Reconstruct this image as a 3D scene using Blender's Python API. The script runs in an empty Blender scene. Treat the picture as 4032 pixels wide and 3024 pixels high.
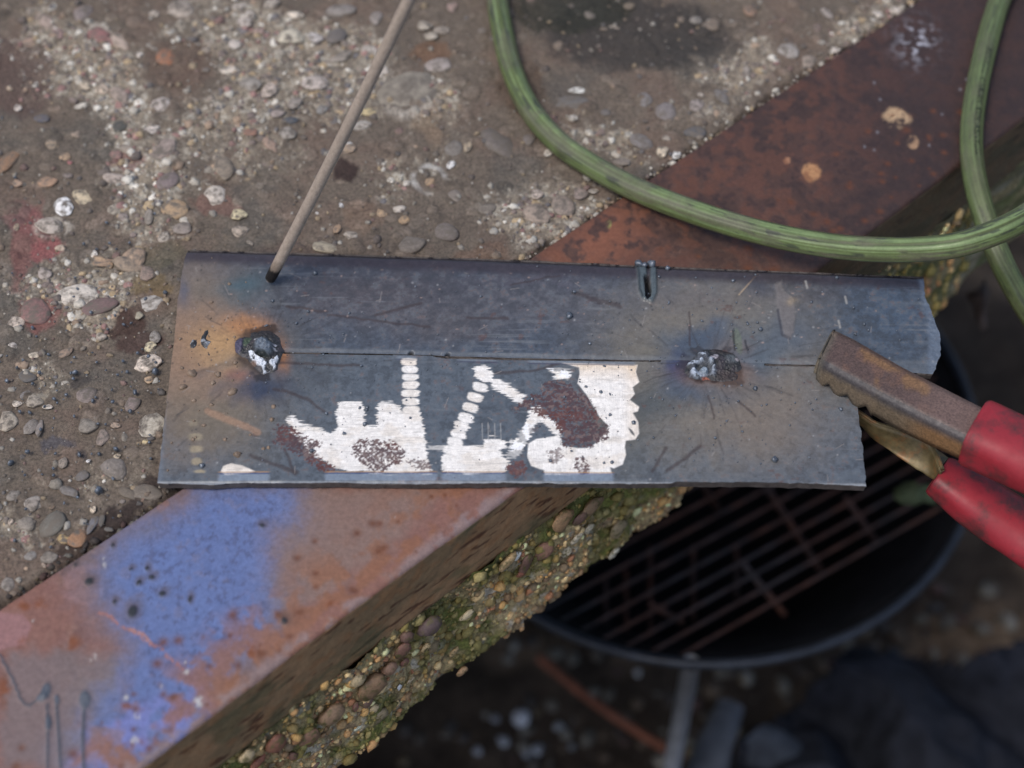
import bpy, math, random
import numpy as np
from mathutils import Vector, Matrix

sc = bpy.context.scene
# ------------------------------------------------------------------ camera, sky, sun
TILT = math.radians(38.0); FPX = 7000.0; DIST = 0.83
CF = np.array([0, math.sin(TILT), -math.cos(TILT)])
CU = np.array([0, math.cos(TILT), math.sin(TILT)])
CR = np.array([1.0, 0, 0])
CP = -CF * DIST
cam_d = bpy.data.cameras.new("camera"); cam = bpy.data.objects.new("camera", cam_d)
sc.collection.objects.link(cam); sc.camera = cam
cam.location = CP.tolist(); cam.rotation_euler = (TILT, 0, 0)
cam_d.sensor_width = 17.3; cam_d.lens = FPX / 4032 * 17.3
cam_d.clip_start = 0.01; cam_d.clip_end = 50
cam_d.dof.use_dof = True; cam_d.dof.focus_distance = 0.825; cam_d.dof.aperture_fstop = 2.4

SUN_EL = math.radians(62); SUN_AZ = math.radians(-130)   # azimuth from +Y (away from the camera), to the left
w = bpy.data.worlds.new("World"); sc.world = w; w.use_nodes = True
nt = w.node_tree; nt.nodes.clear()
sky = nt.nodes.new("ShaderNodeTexSky"); sky.sky_type = 'NISHITA'; sky.sun_disc = False
sky.sun_elevation = SUN_EL; sky.sun_rotation = SUN_AZ; sky.air_density = 1.0; sky.dust_density = 3.0; sky.ozone_density = 1.0
bg = nt.nodes.new("ShaderNodeBackground"); bg.inputs[1].default_value = 0.145
wo = nt.nodes.new("ShaderNodeOutputWorld")
nt.links.new(sky.outputs[0], bg.inputs[0]); nt.links.new(bg.outputs[0], wo.inputs[0])
sd = bpy.data.lights.new("sun", 'SUN'); sd.energy = 1.4; sd.angle = math.radians(24); sd.color = (1.0, 0.96, 0.91)
sun = bpy.data.objects.new("sun", sd); sc.collection.objects.link(sun)
sdir = Vector((math.sin(SUN_AZ) * math.cos(SUN_EL), math.cos(SUN_AZ) * math.cos(SUN_EL), math.sin(SUN_EL)))
sun.rotation_euler = sdir.to_track_quat('Z', 'Y').to_euler()
sun.location = (0, 0, 2)
sc.view_settings.view_transform = 'Standard'; sc.view_settings.look = 'None'
sc.view_settings.exposure = 0.06; sc.view_settings.gamma = 1
sc.render.engine = 'CYCLES'

# ------------------------------------------------------------------ helpers
rng = np.random.default_rng(7); random.seed(7)
EA = math.radians(41.5)
EV = np.array([math.cos(EA), math.sin(EA), 0]); NV = np.array([EV[1], -EV[0], 0])   # along / outward of the slab edge
N_IN, N_OUT = -0.0517, 0.0473

def ray(u, v): return CF * FPX + CR * (u - 2016) + CU * (1512 - v)
def at(u, v, z=0.0):
    d = ray(u, v); return CP + d * ((z - CP[2]) / d[2])
def atn(u, v, n=N_OUT):
    d = ray(u, v); return CP + d * ((n - CP @ NV) / (d @ NV))
def atd(u, v, dep): return CP + ray(u, v) * (dep / FPX)
def proj(P):
    Q = P - CP; dz = Q @ CF
    return 2016 + FPX * (Q @ CR) / dz, 1512 - FPX * (Q @ CU) / dz

def _h(ix, iy, s):
    n = (ix.astype(np.int64) * 374761393 + iy.astype(np.int64) * 668265263 + s * 974634777) & 0x7fffffff
    n = ((n ^ (n >> 13)) * 1274126177) & 0x7fffffff
    return ((n ^ (n >> 16)) & 0xffff) / 65535.0
def vn(x, y, s=0):
    ix = np.floor(x); iy = np.floor(y); fx = x - ix; fy = y - iy
    fx = fx * fx * (3 - 2 * fx); fy = fy * fy * (3 - 2 * fy)
    a = _h(ix, iy, s); b = _h(ix + 1, iy, s); c = _h(ix, iy + 1, s); d = _h(ix + 1, iy + 1, s)
    return a + (b - a) * fx + (c - a) * fy + (a - b - c + d) * fx * fy
def fbm(x, y, s=0, o=4, g=0.5):
    r = 0; a = 1; t = 0
    for i in range(o):
        r = r + a * vn(x * 2 ** i + 17.3 * i, y * 2 ** i - 9.1 * i, s + i * 31); t += a; a *= g
    return r / t                                            # 0..1, mean .5
def ss(e0, e1, x):
    t = np.clip((x - e0) / (e1 - e0), 0, 1); return t * t * (3 - 2 * t)

def mesh_np(name, V, Fq, smooth=True, attrs=None, col=None):
    me = bpy.data.meshes.new(name); V = np.asarray(V, np.float32); Fq = np.asarray(Fq, np.int32)
    k = Fq.shape[1]
    me.vertices.add(len(V)); me.vertices.foreach_set("co", V.ravel())
    me.loops.add(Fq.size); me.loops.foreach_set("vertex_index", Fq.ravel())
    me.polygons.add(len(Fq)); me.polygons.foreach_set("loop_start", np.arange(len(Fq), dtype=np.int32) * k)
    try: me.polygons.foreach_set("loop_total", np.full(len(Fq), k, np.int32))
    except Exception: pass
    me.update(calc_edges=True); me.validate()
    me.polygons.foreach_set("use_smooth", np.full(len(me.polygons), smooth))
    if col is not None:
        ca = me.color_attributes.new("col", 'FLOAT_COLOR', 'POINT')
        c4 = np.ones((len(V), 4), np.float32); c4[:, :3] = np.clip(col, 0.003, 0.9)
        ca.data.foreach_set("color", c4.ravel())
    for kx, a in (attrs or {}).items():
        at_ = me.attributes.new(kx, 'FLOAT', 'POINT'); at_.data.foreach_set("value", np.asarray(a, np.float32).ravel())
    return me
def link(name, me, mat=None, parent=None):
    o = bpy.data.objects.new(name, me); sc.collection.objects.link(o)
    if mat and not me.materials: me.materials.append(mat)
    if parent: o.parent = parent
    return o
def empty(name, loc=(0, 0, 0)):
    o = bpy.data.objects.new(name, None); sc.collection.objects.link(o); o.location = loc; o.empty_display_size = .02
    return o
def tag(o, label, cat, group=None):
    o['label'] = label; o['category'] = cat
    if group: o['group'] = group
    return o
def child(o, parent):
    o.parent = parent
    bpy_m = Matrix.Translation(parent.location).inverted(); o.matrix_parent_inverse = bpy_m
    return o
def gridquads(nu, nv, keep=None):
    i = np.arange(nu - 1)[:, None] * nv + np.arange(nv - 1)[None]
    q = np.stack([i, i + nv, i + nv + 1, i + 1], -1).reshape(-1, 4)
    if keep is not None: q = q[keep[q].all(1)]
    return q
def compact(V, Q, *arrs):
    used = np.zeros(len(V), bool); used[Q.ravel()] = True
    m = np.cumsum(used) - 1
    return (V[used], m[Q]) + tuple(a[used] for a in arrs)

class Paint:
    """albedo of a surface, kept per vertex; U,V are only the coordinates its marks are written in"""
    def __init__(s, P, base, wamp=0.0, wsc=60, seed=0):
        s.U, s.V = proj(P); n = len(P)
        s.c = np.tile(np.array(base, float), (n, 1)); s.h = np.zeros(n); s.r = np.full(n, .5); s.b = np.zeros(n); s.bv = np.zeros(n)
        s.wx = fbm(s.U / wsc, s.V / wsc, seed + 5, 4, .6) - .5; s.wy = fbm(s.U / wsc + 40, s.V / wsc, seed + 9, 4, .6) - .5
        s.g = fbm(s.U / 9, s.V / 9, seed + 77, 3, .6)
    def blob(s, u, v, ru, rv=None, rot=0, p=2.0, warp=20, hard=0):
        rv = rv or ru; c, n = math.cos(math.radians(rot)), math.sin(math.radians(rot))
        x = s.U - u + warp * 2 * s.wx; y = s.V - v + warp * 2 * s.wy
        d = np.sqrt(((x * c + y * n) / ru) ** 2 + ((-x * n + y * c) / rv) ** 2)
        if hard: return 1 - ss(1 - hard, 1 + hard, d)
        return np.exp(-d ** p * 1.2)
    def rrect(s, u, v, ru, rv, rot=0, warp=5, soft=.15):
        c, n = math.cos(math.radians(rot)), math.sin(math.radians(rot))
        x = s.U - u + warp * 2 * s.wx; y = s.V - v + warp * 2 * s.wy
        d = (np.abs((x * c + y * n) / ru) ** 3 + np.abs((-x * n + y * c) / rv) ** 3) ** (1 / 3)
        return 1 - ss(1 - soft, 1 + soft, d)
    def sdf(s, pts, warp=0):
        P = np.array(pts, float); X = s.U + warp * 2 * s.wx; Y = s.V + warp * 2 * s.wy
        out = np.full(len(X), 1e3); mg = 250
        m = (X > P[:, 0].min() - mg) & (X < P[:, 0].max() + mg) & (Y > P[:, 1].min() - mg) & (Y < P[:, 1].max() + mg)
        x = X[m]; y = Y[m]; d = np.full(len(x), 1e9); ins = np.zeros(len(x), bool)
        for i in range(len(P)):
            a = P[i]; b = P[(i + 1) % len(P)]; e = b - a
            t = np.clip(((x - a[0]) * e[0] + (y - a[1]) * e[1]) / (e @ e + 1e-9), 0, 1)
            d = np.minimum(d, np.hypot(x - a[0] - t * e[0], y - a[1] - t * e[1]))
            if a[1] != b[1]:
                cr = ((a[1] > y) != (b[1] > y)) & (x < e[0] * (y - a[1]) / e[1] + a[0]); ins ^= cr
        out[m] = np.where(ins, -d, d); return out
    def poly(s, pts, soft=4, warp=0): return 1 - ss(-soft, soft, s.sdf(pts, warp))
    def line(s, pts, wid, soft=.5, warp=0):
        P = np.array(pts, float); X = s.U + warp * 2 * s.wx; Y = s.V + warp * 2 * s.wy; d = np.full(len(X), 1e3)
        for i in range(len(P) - 1):
            a = P[i]; b = P[i + 1]; e = b - a
            m = (np.abs(X - (a[0] + b[0]) / 2) < abs(e[0]) / 2 + 4 * wid) & (np.abs(Y - (a[1] + b[1]) / 2) < abs(e[1]) / 2 + 4 * wid)
            x = X[m]; y = Y[m]; t = np.clip(((x - a[0]) * e[0] + (y - a[1]) * e[1]) / (e @ e + 1e-9), 0, 1)
            d[m] = np.minimum(d[m], np.hypot(x - a[0] - t * e[0], y - a[1] - t * e[1]))
        return 1 - ss(wid * (1 - soft), wid * (1 + soft), d)
    def put(s, m, col, a=1.0):
        m = (m * a)[:, None]; s.c = s.c * (1 - m) + np.array(col) * m

# ------------------------------------------------------------------ materials
def new_mat(name):
    m = bpy.data.materials.new(name); m.use_nodes = True; t = m.node_tree
    return m, t, t.nodes["Principled BSDF"]
def N(t, k, **kw):
    n = t.nodes.new(k)
    for a, b in kw.items(): setattr(n, a, b)
    return n
def noise_node(t, scale, detail=4, rough=.6, sc3=None, vec='Object'):
    tc = N(t, 'ShaderNodeTexCoord'); mp = N(t, 'ShaderNodeMapping'); nz = N(t, 'ShaderNodeTexNoise')
    if sc3: mp.inputs['Scale'].default_value = sc3
    nz.inputs['Scale'].default_value = scale; nz.inputs['Detail'].default_value = detail; nz.inputs['Roughness'].default_value = rough
    t.links.new(tc.outputs[vec], mp.inputs[0]); t.links.new(mp.outputs[0], nz.inputs['Vector']); return nz
def mrange(t, src, a, b, c, d):
    m = N(t, 'ShaderNodeMapRange'); t.links.new(src, m.inputs[0])
    for i, x in enumerate((a, b, c, d)): m.inputs[i + 1].default_value = x
    return m.outputs[0]
def vmul(t, col, fac):
    m = N(t, 'ShaderNodeVectorMath', operation='SCALE'); t.links.new(col, m.inputs[0]); t.links.new(fac, m.inputs['Scale']); return m.outputs[0]

def attr_mat(name, rough=.6, spec=.4, g1=(900, .75, 1.25), g2=(3000, .85, 1.15), bump=(1500, .25, .0004), use_r=False, metallic=0.0, brush=False):
    m, t, b = new_mat(name)
    a = N(t, 'ShaderNodeAttribute', attribute_name='col'); col = a.outputs['Color']
    for (s, lo, hi) in (g1, g2):
        nz = noise_node(t, s, 5, .65); col = vmul(t, col, mrange(t, nz.outputs['Fac'], .3, .7, lo, hi))
    if brush:
        for an, s3 in (('brush', (120, 2200, 120)), ('brushv', (2200, 120, 120))):
            nb = noise_node(t, 1.0, 3, .6, s3); ab = N(t, 'ShaderNodeAttribute', attribute_name=an)
            f = mrange(t, nb.outputs['Fac'], .35, .65, .88, 1.06)
            mx = N(t, 'ShaderNodeMix'); mx.data_type = 'FLOAT'; t.links.new(ab.outputs['Fac'], mx.inputs[0]); mx.inputs[2].default_value = 1
            t.links.new(f, mx.inputs[3]); col = vmul(t, col, mx.outputs[0])
    t.links.new(col, b.inputs['Base Color'])
    if use_r:
        ar = N(t, 'ShaderNodeAttribute', attribute_name='rgh'); t.links.new(ar.outputs['Fac'], b.inputs['Roughness'])
    else:
        nr = noise_node(t, 400, 3); t.links.new(mrange(t, nr.outputs['Fac'], .3, .7, rough - .12, rough + .12), b.inputs['Roughness'])
    b.inputs['Specular IOR Level'].default_value = spec; b.inputs['Metallic'].default_value = metallic
    nb = noise_node(t, bump[0], 6, .7); bp = N(t, 'ShaderNodeBump'); bp.inputs['Strength'].default_value = bump[1]; bp.inputs['Distance'].default_value = bump[2]
    t.links.new(nb.outputs['Fac'], bp.inputs['Height']); t.links.new(bp.outputs[0], b.inputs['Normal'])
    return m
def plain_mat(name, col, rough=.6, spec=.4, metal=0, g=(300, .6, 1.4), bump=(600, .3, .0005), col2=None, f2=(120, .5, .62)):
    m, t, b = new_mat(name)
    rgb = N(t, 'ShaderNodeRGB'); rgb.outputs[0].default_value = (*col, 1); c = rgb.outputs[0]
    if col2:
        nz = noise_node(t, f2[0], 6, .7); mx = N(t, 'ShaderNodeMix'); mx.data_type = 'RGBA'
        t.links.new(mrange(t, nz.outputs['Fac'], f2[1], f2[2], 0, 1), mx.inputs[0]); t.links.new(c, mx.inputs[6]); mx.inputs[7].default_value = (*col2, 1); c = mx.outputs[2]
    nz = noise_node(t, g[0], 5, .65); c = vmul(t, c, mrange(t, nz.outputs['Fac'], .3, .7, g[1], g[2]))
    t.links.new(c, b.inputs['Base Color'])
    nr = noise_node(t, g[0] * .7, 3); t.links.new(mrange(t, nr.outputs['Fac'], .3, .7, max(.05, rough - .12), min(1, rough + .12)), b.inputs['Roughness'])
    b.inputs['Specular IOR Level'].default_value = spec; b.inputs['Metallic'].default_value = metal
    nb = noise_node(t, bump[0], 6, .7); bp = N(t, 'ShaderNodeBump'); bp.inputs['Strength'].default_value = bump[1]; bp.inputs['Distance'].default_value = bump[2]
    t.links.new(nb.outputs['Fac'], bp.inputs['Height']); t.links.new(bp.outputs[0], b.inputs['Normal'])
    return m
def pebble_mat(name, dirt=(.15, .127, .103), lo=.45, hi=.60):
    m, t, b = new_mat(name)
    oi = N(t, 'ShaderNodeObjectInfo'); col = oi.outputs['Color']
    tc = N(t, 'ShaderNodeTexCoord'); ad = N(t, 'ShaderNodeVectorMath', operation='ADD'); sc_ = N(t, 'ShaderNodeVectorMath', operation='SCALE')
    sc_.inputs[0].default_value = (37, 21, 53); t.links.new(oi.outputs['Random'], sc_.inputs['Scale'])
    t.links.new(tc.outputs['Object'], ad.inputs[0]); t.links.new(sc_.outputs[0], ad.inputs[1])
    def nz(s, d=5):
        n = N(t, 'ShaderNodeTexNoise'); n.inputs['Scale'].default_value = s; n.inputs['Detail'].default_value = d; n.inputs['Roughness'].default_value = .65
        t.links.new(ad.outputs[0], n.inputs['Vector']); return n.outputs['Fac']
    col = vmul(t, col, mrange(t, nz(5), .3, .7, .7, 1.3))
    mx = N(t, 'ShaderNodeMix'); mx.data_type = 'RGBA'; t.links.new(mrange(t, nz(1.5, 6), lo, hi, 0, 1), mx.inputs[0])
    t.links.new(col, mx.inputs[6]); mx.inputs[7].default_value = (*dirt, 1)
    t.links.new(mx.outputs[2], b.inputs['Base Color']); b.inputs['Roughness'].default_value = .62; b.inputs['Specular IOR Level'].default_value = .35
    bp = N(t, 'ShaderNodeBump'); bp.inputs['Strength'].default_value = .35; bp.inputs['Distance'].default_value = .0008
    t.links.new(nz(14), bp.inputs['Height']); t.links.new(bp.outputs[0], b.inputs['Normal'])
    return m

M_slab = attr_mat('concrete', .8, .25, (700, .55, 1.45), (2600, .65, 1.4), (1500, .6, .0008))
M_rim = attr_mat('rusted_painted_steel', .55, .4, (500, .84, 1.16), (2600, .84, 1.16), (1400, .25, .0004))
M_plate = attr_mat('mill_scale_steel', use_r=True, spec=.36, g1=(500, .82, 1.18), g2=(4000, .82, 1.2), bump=(2500, .12, .0002), brush=True)
M_weld = attr_mat('weld_slag', use_r=True, spec=.55, g1=(800, .5, 1.5), g2=(2500, .7, 1.3), bump=(1200, .5, .0005))
M_side = attr_mat('mossy_concrete', .8, .25, (500, .5, 1.5), (1800, .55, 1.5), (900, .7, .0012))
M_cable = attr_mat('green_rubber', .42, .45, (120, .85, 1.15), (900, .85, 1.12), (900, .12, .0003))
M_grit = attr_mat('grit', .75, .3, (900, .7, 1.3), (3000, .8, 1.2), (2500, .3, .0003))
M_peb = pebble_mat('pebble_stone')
M_pebside = pebble_mat('side_pebble_stone', (.14, .12, .05), .50, .62)
M_bead = plain_mat('spatter_steel', (.13, .15, .18), .3, .8, .4, g=(400, .6, 1.4))
M_beadtan = plain_mat('spatter_tan', (.21, .15, .105), .5, .5, 0, g=(400, .6, 1.4))

# ------------------------------------------------------------------ slab top
def adapt(a, b, lo, hi, fine, coarse):
    x = [a]
    while x[-1] < b:
        c = x[-1]; d = 0 if lo <= c <= hi else min(abs(c - lo), abs(c - hi)); x.append(c + min(coarse, fine + d * .12))
    return np.array(x)
S = adapt(-.60, .62, -.30, .42, .0009, .012); NN = adapt(-.75, N_IN - .0005, -.42, N_IN, .0009, .012)
NN[-1] = N_IN - .0008
s_, n_ = np.meshgrid(S, NN, indexing='ij'); s_ = s_.ravel(); n_ = n_.ravel()
P = s_[:, None] * EV + n_[:, None] * NV
pt = Paint(P, (.135, .108, .084), seed=3)
X, Y = P[:, 0], P[:, 1]
big = fbm(X * 18, Y * 18, 11, 4)
bump2 = np.zeros((len(S), len(NN))); bcol = np.zeros((len(S), len(NN))); rb = np.random.default_rng(12)
for _ in range(2600):
    s0, n0 = rb.uniform(-.32, .42), rb.uniform(-.44, N_IN - .004); a_, b_ = rb.uniform(.0015, .0062), rb.uniform(.0015, .0048); t0 = rb.uniform(0, 3.14)
    i0, i1 = np.searchsorted(S, [s0 - .011, s0 + .011]); j0, j1 = np.searchsorted(NN, [n0 - .011, n0 + .011])
    if i1 - i0 < 3 or j1 - j0 < 3: continue
    x = S[i0:i1, None] - s0; y = NN[None, j0:j1] - n0; x, y = x * math.cos(t0) + y * math.sin(t0), -x * math.sin(t0) + y * math.cos(t0)
    d = (x / a_) ** 2 + (y / b_) ** 2; m = np.clip(1 - d, 0, 1) ** .5; bump2[i0:i1, j0:j1] = np.maximum(bump2[i0:i1, j0:j1], m * min(a_, b_) * rb.uniform(.15, .42))
    bcol[i0:i1, j0:j1] += (ss(1.1, .8, d) - .6 * ss(.45, .0, np.abs(d - 1.25))) * rb.uniform(-.5, .9)
bump2 = bump2.ravel(); bcol = bcol.ravel()
# exposed, gritty mortar
ex = np.zeros(len(P))
for (u, v, a, b_, r) in ((480, 480, 200, 560, -12), (900, 150, 420, 220, 10), (1350, 250, 300, 260, 0), (1570, 720, 90, 90, 0), (330, 1150, 330, 230, 0),
                         (150, 200, 260, 260, 0), (900, 480, 260, 200, 0), (2150, 850, 330, 200, 25), (2900, 330, 420, 150, -38), (3350, 120, 260, 110, -35), (1750, 430, 160, 260, 0), (2350, 560, 300, 130, 10),
                         (60, 2080, 90, 90, 0), (200, 1480, 150, 100, 0)):
    ex = np.maximum(ex, pt.blob(u, v, a, b_, r, 2.4, 110))
ex = ss(.28, .58, ex * .8 + (big - .5) * 1.3 + (pt.g - .5) * .5)
pt.put(np.ones(len(P)), (.085, .075, .065), .0)
pt.put(ss(.45, .7, fbm(X * 40, Y * 40, 50)), (.16, .115, .088), .7)
pt.put(ss(.5, .7, fbm(X * 30 + 5, Y * 30, 60)), (.105, .096, .082), .7)
pt.put(ss(.52, .68, fbm(X * 120 + 5, Y * 120, 61)), (.16, .13, .10), .5)
pt.c *= (1 + .40 * bcol)[:, None]; pt.put(ex, (.29, .245, .185), .8)
pt.put(ex * ss(.5, .75, fbm(X * 300, Y * 300, 63, 3)), (.50, .46, .38), .7)
pt.put(ex * ss(.5, .7, fbm(X * 200, Y * 200, 64, 3)), (.12, .10, .08), .7)
# red paint smears, orange and yellow stains, soot, plus a cast shadow painted at top centre
for (u, v, a, b_, r, c, al) in ((120, 870, 120, 60, 20, (.24, .10, .10), .45), (110, 960, 45, 190, 15, (.23, .085, .08), .5), (150, 1230, 90, 90, 0, (.22, .09, .08), .7),
        (180, 980, 70, 60, 0, (.28, .09, .09), .7), (500, 640, 70, 50, 0, (.22, .09, .09), .5), (850, 810, 100, 40, 10, (.2, .10, .08), .5), (1430, 850, 90, 60, 0, (.2, .13, .09), .4),
        (1700, 200, 100, 45, 10, (.17, .09, .05), .6), (1690, 470, 60, 120, 0, (.28, .2, .13), .4), (600, 1120, 90, 60, 0, (.2, .13, .04), .4), (1900, 1000, 120, 40, 0, (.16, .10, .07), .6),
        (1360, 670, 60, 45, 0, (.035, .02, .018), .85), (500, 1270, 80, 60, 0, (.05, .025, .02), .8), (560, 1340, 110, 40, -10, (.06, .03, .025), .7), (620, 1900, 130, 50, -25, (.03, .02, .018), .8),
        (450, 2060, 150, 50, -36, (.03, .02, .018), .85), (280, 2150, 120, 40, -36, (.04, .025, .02), .8), (300, 1490, 60, 30, 0, (.04, .035, .035), .6), (230, 1740, 80, 25, 0, (.05, .06, .09), .5),
        (320, 1790, 40, 20, 0, (.03, .03, .035), .6), (2500, 130, 420, 170, 0, (.045, .04, .036), .85), (2250, 40, 260, 90, 0, (.03, .03, .022), .8), (2050, 350, 120, 120, 0, (.09, .055, .035), .5),  # the two broadest blobs: shadow from outside the frame, painted dark
        (700, 250, 160, 120, 0, (.12, .08, .06), .6), (60, 300, 170, 180, 0, (.10, .065, .055), .7), (1150, 1000, 160, 60, 0, (.10, .07, .06), .5), (640, 1000, 120, 60, 0, (.11, .10, .05), .3)):
    m = pt.blob(u, v, a, b_, r, 2.6, 45); m = ss(.25, .6, m * (.7 + .6 * pt.g)); pt.put(m, c, al)
# mortar rings left around knocked-out stones
for (zx, zy, a, b_, r) in ((700, 640, 62, 78, 30), (490, 770, 82, 48, 28), (225, 980, 84, 52, 0), (415, 150, 60, 50, 0), (750, 905, 62, 50, 0), (1760, 400, 125, 110, 0)):
    d = pt.blob(zx / 1.0972, zy / 1.0972, a / 1.0972, b_ / 1.0972, r, 2, 22, .16) - pt.blob(zx / 1.0972, zy / 1.0972, a * .72 / 1.0972, b_ * .72 / 1.0972, r, 2, 14, .14)
    q_ = ss(.42, .62, fbm(X * 45, Y * 45, 301 + int(zx)) * .7 + pt.g * .3); pt.put(np.clip(d, 0, 1) * q_, (.46, .41, .34), .9); pt.h += np.clip(d, 0, 1) * .0006 * q_
for (u, v, r) in ((3100, 200, 46), (2995, 225, 40), (1690, 700, 70)):
    d = pt.blob(u, v, r, r * .85, 0, 2, 4, .12) - pt.blob(u, v, r * .72, r * .6, 0, 2, 4, .12); pt.put(np.clip(d, 0, 1) * ss(.45, .6, fbm(X * 50, Y * 50, 333)), (.5, .48, .44), .8)
gap = ss(N_IN - .006, N_IN - .002, n_ + (pt.wx) * .006)
pt.put(gap, (.035, .026, .022), .85)
zz = (fbm(X * 25, Y * 25, 21) - .5) * .003 + (fbm(X * 140, Y * 140, 22, 3) - .5) * .0014 + ex * (fbm(X * 420, Y * 420, 23, 3, .7) - .5) * .0022 - ex * .0005 - gap * .003 + pt.h + bump2
P[:, 2] = zz - .0008
Qd = gridquads(len(S), len(NN))[:, ::-1]
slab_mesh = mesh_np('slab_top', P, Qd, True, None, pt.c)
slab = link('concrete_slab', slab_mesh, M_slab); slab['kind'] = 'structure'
EXF = (pt, ex)
slab_h = zz
# body of the slab and what carries it
def box_sn(name, s0, s1, n0, n1, z0, z1, mat, parent=None):
    V = [tuple(s * EV + n * NV + np.array([0, 0, z])) for z in (z0, z1) for n in (n0, n1) for s in (s0, s1)]
    F_ = [(0, 2, 3, 1), (4, 5, 7, 6), (0, 1, 5, 4), (2, 6, 7, 3), (0, 4, 6, 2), (1, 3, 7, 5)]
    me = bpy.data.meshes.new(name); me.from_pydata(V, [], F_); me.update(); return link(name, me, mat, parent)
M_plainconc = plain_mat('rough_concrete', (.2, .17, .13), .85, .2, 0, g=(80, .6, 1.4), bump=(200, .6, .002))
core = box_sn('core', -.60, .62, -.75, N_OUT - .010, -.132, -.012, M_plainconc, slab)

# side face of the slab: broken mossy concrete
Ss = adapt(-.45, .60, -.30, .20, .0011, .012); Zs = np.arange(-.140, -.038, .0011)
a_, z_ = np.meshgrid(Ss, Zs, indexing='ij'); a_ = a_.ravel(); z_ = z_.ravel()
bul = (fbm(a_ * 30, z_ * 30, 31, 4) - .5) * .012 + (fbm(a_ * 130, z_ * 130, 32, 4, .6) - .5) * .006 + (fbm(a_ * 420, z_ * 420, 34, 2) - .5) * .0016
low = ss(-.118, -.142, z_); nn = N_OUT - .002 + bul - low * .012 + (fbm(a_ * 60, z_ * 2, 36) - .5) * .008
Ps = a_[:, None] * EV + nn[:, None] * NV; Ps[:, 2] = z_ - low * (fbm(a_ * 45, z_ * 0, 35, 4) - .5) * .024
ps = Paint(Ps, (.48, .37, .19), seed=8)
f1 = fbm(a_ * 55, z_ * 55, 41); f2 = fbm(a_ * 90 + 3, z_ * 90, 42); f3 = fbm(a_ * 200, z_ * 200, 43, 3)
ps.put(ss(.5, .62, f2), (.58, .44, .24), .7); ps.put(ss(.55, .68, f3), (.15, .10, .07), .7)
ps.put(ss(.58, .7, fbm(a_ * 160 + 9, z_ * 160, 46, 3)), (.55, .5, .42), .7)
ps.put(ss(.46, .60, f1 * .8 + f3 * .2), (.17, .16, .05), .8); ps.put(ss(.54, .66, f1 * .8 + f3 * .2), (.19, .22, .05), .65)
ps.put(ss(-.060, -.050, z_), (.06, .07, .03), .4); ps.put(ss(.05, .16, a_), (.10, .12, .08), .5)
side = link('side_face', mesh_np('side_face', Ps, gridquads(len(Ss), len(Zs)), True, None, ps.c), M_side, slab)

# ------------------------------------------------------------------ steel channel along the slab edge
rp = []                                       # profile: (n, z) from the inner edge over the rounded outer corner down the web
for n in np.arange(N_IN, N_OUT - .0025, .0009): rp.append((n, .0015))
for k in range(1, 8): a = k / 8 * math.pi / 2; rp.append((N_OUT - .0025 + .0025 * math.sin(a), -.001 + .0025 * math.cos(a)))
k_top = len(rp)
for z in np.arange(-.001, -.042, -.0009): rp.append((N_OUT, z))
rp.append((N_OUT - .004, -.0425))
rp.insert(0, (N_IN, -.004)); rp = np.array(rp)
Sr = adapt(-.50, .62, -.30, .42, .0009, .012)
ai, ri = np.meshgrid(np.arange(len(Sr)), np.arange(len(rp)), indexing='ij'); ai = ai.ravel(); ri = ri.ravel()
sr = Sr[ai]; nr_ = rp[ri, 0]; zr = rp[ri, 1]; topm = zr > -.0005; webm = ~topm
bend = (vn(sr * 9, sr * 0, 90) - .5) * .0016 + (vn(sr * 60, sr * 0, 91) - .5) * .0007
Pr = sr[:, None] * EV + (nr_ + bend * (nr_ > 0))[:, None] * NV; Pr[:, 2] = zr
arcl = np.where(webm, nr_ - zr, nr_)
pr = Paint(Pr, (.18, .095, .065), seed=21)
q1 = fbm(sr * 45, arcl * 45, 71); q2 = fbm(sr * 160, arcl * 160, 72, 4, .6); q3 = fbm(sr * 480, arcl * 480, 73, 3)
pr.put(ss(.45, .65, q1), (.24, .125, .08), .7); pr.put(ss(.52, .66, q2), (.10, .055, .045), .75); pr.put(ss(.58, .7, q2) * ss(.4, .6, q1), (.30, .12, .045), .7)
pr.put(ss(.62, .72, q3), (.34, .22, .16), .4)
upper = ss(1300, 900, pr.V); pr.put(upper, (.058, .030, .025), .82); pr.put(upper * ss(.45, .62, fbm(sr * 22, arcl * 22, 92)), (.036, .024, .021), .5); pr.put(upper * ss(.48, .62, q2), (.14, .058, .036), .55); pr.put(upper * ss(.5, .4, q2) * ss(.45, .6, q3), (.035, .02, .02), .6)  # upper run darkened: light falloff painted into the colour, with rust mottling
pr.put(upper * ss(3000, 3700, pr.U), (.036, .023, .022), .75)  # far right end darker still, same painted falloff
pr.put(pr.blob(2350, 950, 240, 130, -30, 2.2, 60) * ss(.38, .55, q2), (.26, .10, .055), .7)
Z7 = lambda L: [(x / 1.0972, 1900 + y / 1.0972) for x, y in L]
tm = topm.astype(float)
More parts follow.
